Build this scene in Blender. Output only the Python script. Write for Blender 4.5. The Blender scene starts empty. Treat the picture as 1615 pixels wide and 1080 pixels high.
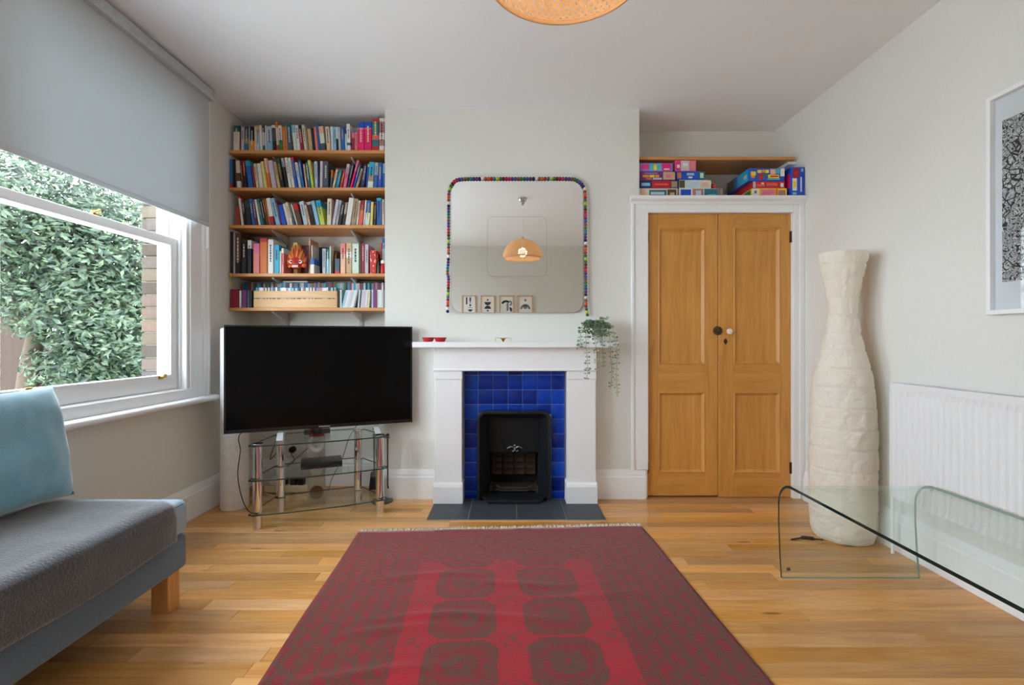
import bpy, bmesh, math, random
from mathutils import Vector, Matrix, noise as mnoise

random.seed(7)
SC = bpy.context.scene
COL = SC.collection
PI = math.pi

# ------------------------------------------------------------------ camera
F, CX, CY, HC = 763.0, 805.0, 535.0, 1.089      # focal length in px of a 1615 px wide frame, vanishing point, eye height
cd = bpy.data.cameras.new('camera')
cam = bpy.data.objects.new('camera', cd); COL.objects.link(cam)
cam.location = (0, 0, HC); cam.rotation_euler = (PI / 2, 0, 0)
cd.sensor_fit = 'HORIZONTAL'; cd.sensor_width = 36.0
cd.lens = 36.0 * F / 1615.0
cd.shift_x = (807.5 - CX) / 1615.0
cd.shift_y = -(540.0 - CY) / 1615.0
cd.clip_start = 0.02; cd.clip_end = 300
SC.camera = cam

# ------------------------------------------------------------------ sky, window portals, exposure
SC.view_settings.view_transform = 'Standard'
SC.view_settings.look = 'None'
SC.view_settings.gamma = 1.0
SC.view_settings.use_curve_mapping = False
SC.view_settings.exposure = 2.77
w = bpy.data.worlds.new('overcast_sky'); SC.world = w
w.use_nodes = True
bg = w.node_tree.nodes['Background']
bg.inputs[0].default_value = (0.83, 0.905, 1.0, 1)
bg.inputs[1].default_value = 2.2
SC.cycles.diffuse_bounces = 7
SC.cycles.max_bounces = 14
SC.cycles.transparent_max_bounces = 32
SC.cycles.caustics_reflective = False
SC.cycles.caustics_refractive = False
SC.cycles.sample_clamp_indirect = 6.0
WINS = [(1.80, 2.93), (0.42, 1.55), (-0.92, -0.10)]     # left wall sash windows, Y range; last two added out of view for daylight
WZ0, WZ1 = 0.79, 2.50
for y0, y1 in WINS:
    ld = bpy.data.lights.new('window_portal', 'AREA')
    ld.shape = 'RECTANGLE'; ld.size = WZ1 - WZ0; ld.size_y = y1 - y0
    ld.cycles.is_portal = True
    lo = bpy.data.objects.new('window_portal', ld); COL.objects.link(lo)
    lo.location = (-2.30, (y0 + y1) / 2, (WZ0 + WZ1) / 2)
    lo.rotation_euler = (0, -PI / 2, 0)

# ------------------------------------------------------------------ room numbers (metres)
XL, XR = -1.945, 2.005          # side walls
YC = 3.317                      # face of the chimney breast
YBL, YBR = 3.62, 3.67           # backs of the two alcoves
YB = -1.60                      # wall behind the viewer
H = 2.667                       # ceiling
CXL, CXR = -0.861, 0.883        # chimney breast sides


def PX(px, y): return (px - CX) * y / F
def PZ(py, y): return HC + (CY - py) * y / F


# ------------------------------------------------------------------ materials
def lin(c):
    return tuple(((v / 255) / 12.92 if v / 255 <= 0.04045 else ((v / 255 + 0.055) / 1.055) ** 2.4) for v in c[:3])


class NT:
    """A node tree with short hands."""
    def __init__(s, name):
        s.mat = bpy.data.materials.new(name); s.mat.use_nodes = True
        s.t = s.mat.node_tree; s.b = s.t.nodes['Principled BSDF']; s.out = s.t.nodes['Material Output']
    def n(s, ty, **kw):
        nd = s.t.nodes.new(ty)
        for k, v in kw.items(): setattr(nd, k, v)
        return nd
    def put(s, inp, v):
        if isinstance(v, V): s.t.links.new(v.s, inp)
        elif isinstance(v, bpy.types.NodeSocket): s.t.links.new(v, inp)
        elif isinstance(v, tuple) and len(v) == 3 and inp.type == 'RGBA': inp.default_value = (*v, 1)
        else: inp.default_value = v
    def m(s, op, *a):
        nd = s.n('ShaderNodeMath', operation=op)
        for i, v in enumerate(a): s.put(nd.inputs[i], v)
        return V(s, nd.outputs[0])
    def mix(s, f, a, b, blend='MIX'):
        nd = s.n('ShaderNodeMix', data_type='RGBA', blend_type=blend)
        s.put(nd.inputs[0], f); s.put(nd.inputs[6], a); s.put(nd.inputs[7], b)
        return nd.outputs[2]
    def coord(s, kind='Object'):
        return s.n('ShaderNodeTexCoord').outputs[kind]
    def pos(s):
        return s.n('ShaderNodeNewGeometry').outputs['Position']
    def rnd(s):
        return V(s, s.n('ShaderNodeObjectInfo').outputs['Random'])
    def mapping(s, vec, scale=(1, 1, 1), loc=(0, 0, 0), rot=(0, 0, 0)):
        nd = s.n('ShaderNodeMapping'); s.put(nd.inputs[0], vec)
        nd.inputs['Scale'].default_value = scale; nd.inputs['Rotation'].default_value = rot
        s.put(nd.inputs['Location'], loc)
        return nd.outputs[0]
    def noise(s, vec, scale, detail=3, rough=0.55, dist=0.0):
        nd = s.n('ShaderNodeTexNoise'); s.put(nd.inputs['Vector'], vec)
        nd.inputs['Scale'].default_value = scale; nd.inputs['Detail'].default_value = detail
        nd.inputs['Roughness'].default_value = rough; nd.inputs['Distortion'].default_value = dist
        return V(s, nd.outputs[0])
    def voro(s, vec, scale, feature='F1', out='Distance'):
        nd = s.n('ShaderNodeTexVoronoi', feature=feature); s.put(nd.inputs['Vector'], vec)
        nd.inputs['Scale'].default_value = scale
        return V(s, nd.outputs[out])
    def ramp(s, f, stops):
        nd = s.n('ShaderNodeValToRGB'); s.put(nd.inputs[0], f)
        e = nd.color_ramp.elements
        e[0].position, e[0].color = stops[0][0], (*stops[0][1], 1)
        e[1].position, e[1].color = stops[-1][0], (*stops[-1][1], 1)
        for p, c in stops[1:-1]:
            x = e.new(p); x.color = (*c, 1)
        return nd.outputs[0]
    def sep(s, vec):
        nd = s.n('ShaderNodeSeparateXYZ'); s.put(nd.inputs[0], vec)
        return [V(s, o) for o in nd.outputs]
    def comb(s, x, y, z):
        nd = s.n('ShaderNodeCombineXYZ')
        for i, v in enumerate((x, y, z)): s.put(nd.inputs[i], v)
        return nd.outputs[0]
    def bump(s, h, strength=0.2, dist=0.01):
        nd = s.n('ShaderNodeBump'); s.put(nd.inputs['Height'], h)
        nd.inputs['Strength'].default_value = strength; nd.inputs['Distance'].default_value = dist
        s.t.links.new(nd.outputs[0], s.b.inputs['Normal'])
    def base(s, c, rough=0.5, metal=0.0, spec=0.5):
        s.put(s.b.inputs['Base Color'], c); s.put(s.b.inputs['Roughness'], rough)
        s.b.inputs['Metallic'].default_value = metal; s.b.inputs['Specular IOR Level'].default_value = spec
        return s.mat


class V:
    def __init__(s, nt, sock): s.nt, s.s = nt, sock
    def __add__(s, o): return s.nt.m('ADD', s, o)
    __radd__ = __add__
    def __sub__(s, o): return s.nt.m('SUBTRACT', s, o)
    def __rsub__(s, o): return s.nt.m('SUBTRACT', o, s)
    def __mul__(s, o): return s.nt.m('MULTIPLY', s, o)
    __rmul__ = __mul__
    def __truediv__(s, o): return s.nt.m('DIVIDE', s, o)
    def __lt__(s, o): return s.nt.m('LESS_THAN', s, o)
    def __gt__(s, o): return s.nt.m('GREATER_THAN', s, o)
    def abs(s): return s.nt.m('ABSOLUTE', s)
    def fract(s): return s.nt.m('FRACT', s)
    def sin(s): return s.nt.m('SINE', s)
    def min(s, o): return s.nt.m('MINIMUM', s, o)
    def max(s, o): return s.nt.m('MAXIMUM', s, o)
    def ss(s, a, b):
        nd = s.nt.n('ShaderNodeMapRange', interpolation_type='SMOOTHSTEP'); s.nt.put(nd.inputs[0], s)
        nd.inputs[1].default_value = a; nd.inputs[2].default_value = b
        return V(s.nt, nd.outputs[0])


_M = {}
def plain(rgb, rough=0.5, metal=0.0, spec=0.5, var=0.06, bump=0.0, scale=40, name='paint'):
    """Plain coloured surface with a slight procedural variation; rgb is sRGB 0-255."""
    k = (tuple(rgb), rough, metal, spec, var, bump, scale)
    if k not in _M:
        t = NT(name); c = lin(rgb)
        f = t.noise(t.coord(), scale, 2)
        col = t.ramp(f, [(0.3, tuple(v * (1 - var) for v in c)), (0.7, tuple(min(1, v * (1 + var)) for v in c))])
        if bump: t.bump(f, bump, 0.004)
        _M[k] = t.base(col, rough, metal, spec)
    return _M[k]


def wood(name, stops, axis='x', fine=1.0, rough=0.4, knots=True, spec=0.4, vary=0.0, world=False):
    t = NT(name)
    vec = t.pos() if world else t.coord()
    sc = {'x': (1.2, 14, 14), 'y': (14, 1.2, 14), 'z': (14, 14, 1.2)}[axis]
    ks = {'x': (2.2, 9, 9), 'y': (9, 2.2, 9), 'z': (9, 9, 2.2)}[axis]
    off = None
    if vary:
        r = t.rnd()
        off = t.comb(r * 37.0, r * 53.0, r * 11.0)
    vv = t.mapping(vec, tuple(v * fine for v in sc), off if off else (0, 0, 0))
    f = t.noise(vv, 1.6, 5, 0.62, 1.2)
    f2 = t.noise(vv, 9.0, 3, 0.6, 0.4)
    g = f * 0.75 + f2 * 0.25
    col = t.ramp(g, stops)
    if knots:
        kv = t.mapping(vec, tuple(v * fine for v in ks), off if off else (0, 0, 0))
        d = t.voro(kv, 1.0)
        k = 1.0 - d.ss(0.03, 0.12)
        col = t.mix(k * 0.75, col, tuple(v * 0.22 for v in stops[0][1]))
    if vary:
        hs = t.n('ShaderNodeHueSaturation'); t.put(hs.inputs['Color'], col)
        t.put(hs.inputs['Value'], r * vary + (1.0 - vary * 0.55))
        t.put(hs.inputs['Saturation'], (r * 7.3).fract() * 0.18 + 0.92)
        col = hs.outputs[0]
    t.bump(g, 0.06, 0.002)
    return t.base(col, rough, 0, spec)


def glass(name, tint=(0.93, 0.98, 0.96), rough=0.0, refl=1.0):
    """Thin architectural glass: clear transmission plus a mirror reflection that grows at grazing angles."""
    t = NT(name)
    tr = t.n('ShaderNodeBsdfTransparent'); tr.inputs[0].default_value = (*tint, 1)
    gl = t.n('ShaderNodeBsdfGlossy'); gl.inputs[0].default_value = (1, 1, 1, 1); gl.inputs['Roughness'].default_value = rough
    ge = t.n('ShaderNodeNewGeometry'); dt = t.n('ShaderNodeVectorMath', operation='DOT_PRODUCT')
    t.t.links.new(ge.outputs['Normal'], dt.inputs[0]); t.t.links.new(ge.outputs['Incoming'], dt.inputs[1])
    c = 1.0 - V(t, dt.outputs['Value']).abs().min(1.0)
    f = (t.m('POWER', c, 5.0) * 0.96 + 0.04) * (0.5 * refl)
    mx = t.n('ShaderNodeMixShader'); t.put(mx.inputs[0], f)
    t.t.links.new(tr.outputs[0], mx.inputs[1]); t.t.links.new(gl.outputs[0], mx.inputs[2])
    t.t.links.new(mx.outputs[0], t.out.inputs[0])
    return t.mat


def emit(name, rgb, strength):
    t = NT(name)
    e = t.n('ShaderNodeEmission'); e.inputs[0].default_value = (*lin(rgb), 1); e.inputs[1].default_value = strength
    t.t.links.new(e.outputs[0], t.out.inputs[0])
    return t.mat


def fabric(name, rgb, rough=0.9, scale=220, var=0.18, bump=0.35, sheen=0.3, big=0.0):
    t = NT(name); c = lin(rgb); vec = t.coord()
    f = t.noise(vec, scale, 3, 0.7)
    g = f
    if big: g = f * (1 - big) + t.noise(vec, 9, 4, 0.6) * big
    col = t.ramp(g, [(0.28, tuple(v * (1 - var * 1.6) for v in c)), (0.72, tuple(min(1, v * (1 + var * 1.6)) for v in c))])
    t.bump(f, bump, 0.004)
    t.b.inputs['Sheen Weight'].default_value = sheen
    return t.base(col, rough, 0, 0.2)


# ------------------------------------------------------------------ mesh builder
class MB:
    def __init__(s): s.v, s.f, s.mi, s.m = [], [], [], 0
    def add(s, vs, fs, mi=None):
        b = len(s.v); s.v += [tuple(p) for p in vs]
        mi = s.m if mi is None else mi
        for f in fs: s.f.append(tuple(b + i for i in f)); s.mi.append(mi)
        return s
    def box(s, x0, x1, y0, y1, z0, z1, mi=None):
        x0, x1 = sorted((x0, x1)); y0, y1 = sorted((y0, y1)); z0, z1 = sorted((z0, z1))
        v = [(x0, y0, z0), (x1, y0, z0), (x1, y1, z0), (x0, y1, z0), (x0, y0, z1), (x1, y0, z1), (x1, y1, z1), (x0, y1, z1)]
        return s.add(v, [(0, 3, 2, 1), (4, 5, 6, 7), (0, 1, 5, 4), (1, 2, 6, 5), (2, 3, 7, 6), (3, 0, 4, 7)], mi)
    def tube(s, pts, r, n=8, mi=None, caps=True):
        pts = [Vector(p) for p in pts]; rs = r if isinstance(r, (list, tuple)) else [r] * len(pts)
        rings = []; up = None
        for i, p in enumerate(pts):
            d = (pts[min(i + 1, len(pts) - 1)] - pts[max(i - 1, 0)]).normalized()
            if up is None or abs(up.dot(d)) > 0.95: up = Vector((0, 0, 1)) if abs(d.z) < 0.9 else Vector((1, 0, 0))
            a = d.cross(up).normalized(); b = a.cross(d).normalized(); up = b
            rings.append([p + (a * math.cos(2 * PI * k / n) + b * math.sin(2 * PI * k / n)) * rs[i] for k in range(n)])
        vs = [q for R in rings for q in R]; fs = []
        for i in range(len(pts) - 1):
            for k in range(n):
                fs.append((i * n + k, i * n + (k + 1) % n, (i + 1) * n + (k + 1) % n, (i + 1) * n + k))
        if caps:
            fs.append(tuple(range(n - 1, -1, -1))); fs.append(tuple((len(pts) - 1) * n + k for k in range(n)))
        return s.add(vs, [tuple(reversed(f)) for f in fs], mi)
    def lathe(s, prof, c=(0, 0, 0), n=24, mi=None, axis='z', cap=True):
        vs, fs = [], []
        for (r, h) in prof:
            for k in range(n):
                a = 2 * PI * k / n; x, y = r * math.cos(a), r * math.sin(a)
                q = (x, y, h) if axis == 'z' else ((x, h, y) if axis == 'y' else (h, x, y))
                vs.append((q[0] + c[0], q[1] + c[1], q[2] + c[2]))
        for i in range(len(prof) - 1):
            for k in range(n):
                f = (i * n + k, i * n + (k + 1) % n, (i + 1) * n + (k + 1) % n, (i + 1) * n + k)
                fs.append(f if axis != 'y' else tuple(reversed(f)))
        if cap:
            a, b = tuple(range(n - 1, -1, -1)), tuple((len(prof) - 1) * n + k for k in range(n))
            if axis == 'y': a, b = tuple(reversed(a)), tuple(reversed(b))
            if prof[0][0] > 1e-5: fs.append(a)
            if prof[-1][0] > 1e-5: fs.append(b)
        return s.add(vs, fs, mi)
    def prism(s, poly, a0, a1, axis='y', mi=None):
        """Extrude a closed 2D polygon: axis y takes (x,z), x takes (y,z), z takes (x,y)."""
        n = len(poly)
        def q(p, a): return {'y': (p[0], a, p[1]), 'x': (a, p[0], p[1]), 'z': (p[0], p[1], a)}[axis]
        vs = [q(p, a0) for p in poly] + [q(p, a1) for p in poly]
        fs = [(i, (i + 1) % n, n + (i + 1) % n, n + i) for i in range(n)] + [tuple(range(n - 1, -1, -1)), tuple(range(n, 2 * n))]
        return s.add(vs, fs, mi)
    def ring(s, outer, inner, a0, a1, axis='y', mi=None):
        """Extrude the band between two closed polygons with equal point counts."""
        n = len(outer)
        def q(p, a): return {'y': (p[0], a, p[1]), 'x': (a, p[0], p[1]), 'z': (p[0], p[1], a)}[axis]
        vs = [q(p, a0) for p in outer] + [q(p, a0) for p in inner] + [q(p, a1) for p in outer] + [q(p, a1) for p in inner]
        fs = []
        for i in range(n):
            j = (i + 1) % n
            fs += [(i, j, n + j, n + i), (2 * n + i, 3 * n + i, 3 * n + j, 2 * n + j), (i, 2 * n + i, 2 * n + j, j), (n + i, n + j, 3 * n + j, 3 * n + i)]
        return s.add(vs, fs, mi)
    def grid(s, fn, nu, nv, mi=None):
        vs = [fn(i / nu, j / nv) for j in range(nv + 1) for i in range(nu + 1)]
        fs = [(j * (nu + 1) + i, j * (nu + 1) + i + 1, (j + 1) * (nu + 1) + i + 1, (j + 1) * (nu + 1) + i) for j in range(nv) for i in range(nu)]
        return s.add(vs, fs, mi)
    def sphere(s, c, r, n=10, m=7, sx=1, sy=1, sz=1, mi=None):
        vs = [(c[0], c[1], c[2] - r * sz)]
        for j in range(1, m):
            ph = -PI / 2 + PI * j / m
            for k in range(n):
                a = 2 * PI * k / n
                vs.append((c[0] + r * sx * math.cos(ph) * math.cos(a), c[1] + r * sy * math.cos(ph) * math.sin(a), c[2] + r * sz * math.sin(ph)))
        vs.append((c[0], c[1], c[2] + r * sz))
        fs = [(0, 1 + (k + 1) % n, 1 + k) for k in range(n)]
        for j in range(m - 2):
            for k in range(n):
                a, b = 1 + j * n + k, 1 + j * n + (k + 1) % n
                fs.append((a, b, b + n, a + n))
        L = 1 + (m - 2) * n
        fs += [(L + k, L + (k + 1) % n, len(vs) - 1) for k in range(n)]
        return s.add(vs, fs, mi)
    def build(s, name, mats, parent=None, smooth=False, bevel=0.0, seg=2, xf=None, fix=True, mesh_only=False, origin=None):
        """Links ONE mesh object. Vertices are in world coordinates (or in xf's frame); the origin goes to the base."""
        if xf is not None: s.v = [tuple(xf @ Vector(p)) for p in s.v]
        xs, ys, zs = zip(*s.v)
        o0 = Vector(origin) if origin else Vector(((min(xs) + max(xs)) / 2, (min(ys) + max(ys)) / 2, min(zs)))
        me = bpy.data.meshes.new(name)
        me.from_pydata([(p[0] - o0.x, p[1] - o0.y, p[2] - o0.z) for p in s.v], [], s.f)
        for m_ in (mats if isinstance(mats, (list, tuple)) else [mats]): me.materials.append(m_)
        me.polygons.foreach_set('material_index', s.mi)
        if bevel or fix:
            b = bmesh.new(); b.from_mesh(me)
            if bevel:
                es = [e for e in b.edges if len(e.link_faces) == 2 and e.calc_face_angle(0) > 0.6]
                bmesh.ops.bevel(b, geom=es, offset=bevel, segments=seg, profile=0.5, affect='EDGES', clamp_overlap=True)
            if fix: bmesh.ops.recalc_face_normals(b, faces=b.faces)
            b.to_mesh(me); b.free()
        if smooth:
            me.polygons.foreach_set('use_smooth', [True] * len(me.polygons))
            if smooth != 'all': me.set_sharp_from_angle(angle=0.7)
        me.update()
        o = bpy.data.objects.new(name, me); COL.objects.link(o)
        pw = Vector(parent['_w']) if parent is not None else Vector((0, 0, 0))
        o.location = o0 - pw
        o['_w'] = tuple(o0)
        if parent is not None: o.parent = parent
        return o


def tag(o, label=None, cat=None, group=None, kind=None):
    if label: o['label'] = label
    if cat: o['category'] = cat
    if group: o['group'] = group
    if kind: o['kind'] = kind
    return o


def thing(name, label, cat, loc, group=None, kind=None):
    o = bpy.data.objects.new(name, None); COL.objects.link(o)
    o.empty_display_size = 0.05
    o.location = loc; o['_w'] = tuple(loc)
    return tag(o, label, cat, group, kind)


def box(name, mat, parent, x0, x1, y0, y1, z0, z1, bevel=0.0, xf=None, seg=2):
    return MB().box(x0, x1, y0, y1, z0, z1).build(name, mat, parent, bevel=bevel, xf=xf, smooth=bool(bevel), seg=seg)


def copy_tree(o, parent=None):
    c = o.copy(); COL.objects.link(c)
    if parent is not None: c.parent = parent
    for ch in list(o.children): copy_tree(ch, c)
    return c


def rrect(x0, x1, z0, z1, r, n=6):
    p = []
    for cx, cz, a0 in ((x1 - r, z1 - r, 0), (x0 + r, z1 - r, PI / 2), (x0 + r, z0 + r, PI), (x1 - r, z0 + r, 1.5 * PI)):
        for k in range(n + 1):
            a = a0 + PI / 2 * k / n
            p.append((cx + r * math.cos(a), cz + r * math.sin(a)))
    return p


def rect(x0, x1, z0, z1): return [(x0, z0), (x1, z0), (x1, z1), (x0, z1)]


def bez(pts, n=10):
    """Catmull-Rom through points."""
    P = [Vector(p) for p in pts]; P = [P[0] * 2 - P[1]] + P + [P[-1] * 2 - P[-2]]
    out = []
    for i in range(1, len(P) - 2):
        for k in range(n):
            t = k / n
            out.append(0.5 * ((2 * P[i]) + (P[i + 1] - P[i - 1]) * t + (2 * P[i - 1] - 5 * P[i] + 4 * P[i + 1] - P[i + 2]) * t * t + (3 * P[i] - P[i - 1] - 3 * P[i + 1] + P[i + 2]) * t ** 3))
    return out + [P[-2]]


# shared materials
M_WALL = plain((222, 222, 216), 0.85, spec=0.2, var=0.012, bump=0.05, scale=60, name='wall_paint')
M_CEIL = plain((242, 245, 250), 0.9, spec=0.2, var=0.01, bump=0.04, scale=50, name='ceiling_paint')
M_GLOSS = plain((236, 237, 238), 0.35, spec=0.4, var=0.01, name='white_gloss_paint')
M_PINE = wood('pine_shelf', [(0.25, lin((176, 112, 58))), (0.55, lin((206, 146, 88))), (0.8, lin((222, 170, 112)))], 'x')
M_CHROME = plain((225, 225, 228), 0.06, 1.0, var=0.01, name='chrome')
M_BRASS = plain((200, 160, 80), 0.25, 1.0, var=0.05, name='brass')
M_BLACK = plain((18, 18, 19), 0.35, var=0.05, name='black_plastic')
M_WHITEPL = plain((236, 236, 232), 0.4, var=0.02, name='white_plastic')
M_GREYMET = plain((205, 205, 203), 0.4, 0.0, var=0.03, name='grey_bracket_metal')

# ================================================================== the setting
def struct(o): return tag(o, kind='structure')

# floor: a base slab, oak boards laid across the room as parts
M_OAK = wood('oak_boards', [(0.22, lin((176, 116, 62))), (0.5, lin((210, 156, 96))), (0.8, lin((230, 184, 128)))], 'x', 1.0, 0.30, True, 0.4, vary=0.5, world=True)
M_SUB = plain((92, 62, 36), 0.8, name='board_joint')
floor = box('floor', M_SUB, None, XL - 0.1, XR + 0.1, YB - 0.1, YBR + 0.05, -0.08, -0.013)
struct(floor); tag(floor, 'honey coloured oak strip floor laid across the room')
rng = random.Random(3)
PW = 0.0782
rest = MB()
yy = YBR - 0.002
row = 0
while yy > YB:
    y1, y0 = yy, max(YB, yy - PW + 0.0007)
    x = XL - rng.random() * 0.9
    while x < XR:
        L = rng.choice((0.45, 0.6, 0.75, 0.9, 1.05, 1.2))
        a, b = max(XL, x), min(XR, x + L - 0.0006)
        x += L
        if b - a < 0.02: continue
        if y1 > 1.0:
            MB().box(a, b, y0, y1, -0.013, 0.0).build('plank', M_OAK, floor, bevel=0.0009, seg=1)
        else:
            rest.box(a, b, y0, y1, -0.013, 0.0)
    yy -= PW
    row += 1
tag(rest.build('planks_behind', M_OAK, floor), kind='stuff')

struct(box('ceiling', M_CEIL, None, XL - 0.35, XR + 0.2, YB - 0.2, YBR + 0.2, H, H + 0.12))
struct(box('wall_right', M_WALL, None, XR, XR + 0.14, YB - 0.14, YBR + 0.14, -0.08, H))
struct(box('wall_rear', M_WALL, None, XL - 0.3, XR, YB - 0.14, YB, -0.08, H))
# back wall: two alcove backs and the chimney breast with its fire opening
FX0, FX1, FZ1 = -0.205, 0.265, 0.66
mb = MB()
mb.box(XL - 0.3, CXL, YBL, YBR + 0.14, -0.08, H)
mb.box(CXR, XR, YBR, YBR + 0.14, -0.08, H)
struct(mb.build('wall_back', M_WALL))
mb = MB()
mb.box(CXL, FX0, YC, YBR + 0.14, -0.08, H)
mb.box(FX1, CXR, YC, YBR + 0.14, -0.08, H)
mb.box(FX0, FX1, YC, YBR + 0.14, FZ1, H)
mb.box(FX0, FX1, YBR, YBR + 0.14, -0.08, FZ1)
struct(mb.build('wall_chimney', M_WALL))

# left wall with one seen and two added window openings, brick outside
XO = -2.230
mb = MB()
ys = [YB - 0.14] + [v for w_ in reversed(WINS) for v in w_] + [YBR + 0.14]
for i in range(0, len(ys), 2): mb.box(XO + 0.1, XL, ys[i], ys[i + 1], -0.08, H)
for y0, y1 in WINS:
    mb.box(XO + 0.1, XL, y0, y1, -0.08, WZ0); mb.box(XO + 0.1, XL, y0, y1, WZ1, H)
wl = struct(mb.build('wall_left', M_WALL))
M_MORT = plain((140, 132, 118), 0.95, bump=0.3, name='mortar')
def brick_mat():
    t = NT('yellow_stock_brick'); r = t.rnd()
    f = t.noise(t.coord(), 30, 4)
    c = t.ramp(r, [(0.0, lin((66, 60, 54))), (0.4, lin((104, 92, 78))), (0.7, lin((74, 72, 72))), (1.0, lin((112, 92, 78)))])
    col = t.mix(f, c, lin((70, 62, 54)), 'MULTIPLY')
    col = t.mix(0.45, c, col)
    t.bump(f, 0.5, 0.006)
    return t.base(col, 0.9, 0, 0.2)
M_BRICK = brick_mat()
mb = MB()
for i in range(0, len(ys), 2):
    mb.box(XO + 0.012, XO + 0.1, ys[i] + (0.012 if i else 0), ys[i + 1] - 0.0, -3.2, H)
for y0, y1 in WINS:
    mb.box(XO + 0.012, XO + 0.1, y0, y1, -3.2, WZ0 - 0.04); mb.box(XO + 0.012, XO + 0.1, y0, y1, WZ1, H)
wx = struct(mb.build('wall_exterior', M_MORT))
# bricks of the outer reveal beside the window (seen through the glass) and of the outer face next to it
bm_a = None
k = 0
z = 0.60
while z < 2.60:
    hw = (0.118, 0.098)[k % 2]
    o = MB().box(XO, XO + hw, 2.922, 2.975, z, z + 0.066).build('brick', M_BRICK, wx, bevel=0.004, seg=1)
    for j in range(3):
        y0 = 2.985 + (0.0, 0.055)[k % 2] + j * 0.225 - (0.0 if j else 0.0)
        MB().box(XO, XO + 0.09, y0, y0 + 0.215, z, z + 0.066).build('brick', M_BRICK, wx, bevel=0.004, seg=1)
    z += 0.0765; k += 1

# skirting boards
SK = [(0, 0), (0.022, 0), (0.022, 0.148), (0.016, 0.156), (0.016, 0.168), (0.010, 0.186), (0.006, 0.198), (0, 0.198)]
def skirt(name, x0, x1, y, depth_dir=-1):
    return struct(MB().prism([(y + depth_dir * d, h) for d, h in SK], x0, x1, 'x').build(name, M_GLOSS))
def skirt_y(name, y0, y1, x, sgn):
    return struct(MB().prism([(x + sgn * d, h) for d, h in SK], y0, y1, 'y').build(name, M_GLOSS))
skirt_y('baseboard_left', YB, YBL, XL, 1)
skirt_y('baseboard_right', YB, 3.28, XR, -1)
skirt('baseboard_back', XL + 0.022, CXL, YBL)
skirt('baseboard_rear', XL + 0.022, XR - 0.022, YB, 1)
skirt_y('baseboard_chimney', YC + 0.001, YBL - 0.022, CXL, -1)
skirt('baseboard_hearth', CXL - 0.022, -0.515, YC)
skirt('baseboard_alcove', 0.58, 0.925, YC)

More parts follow.
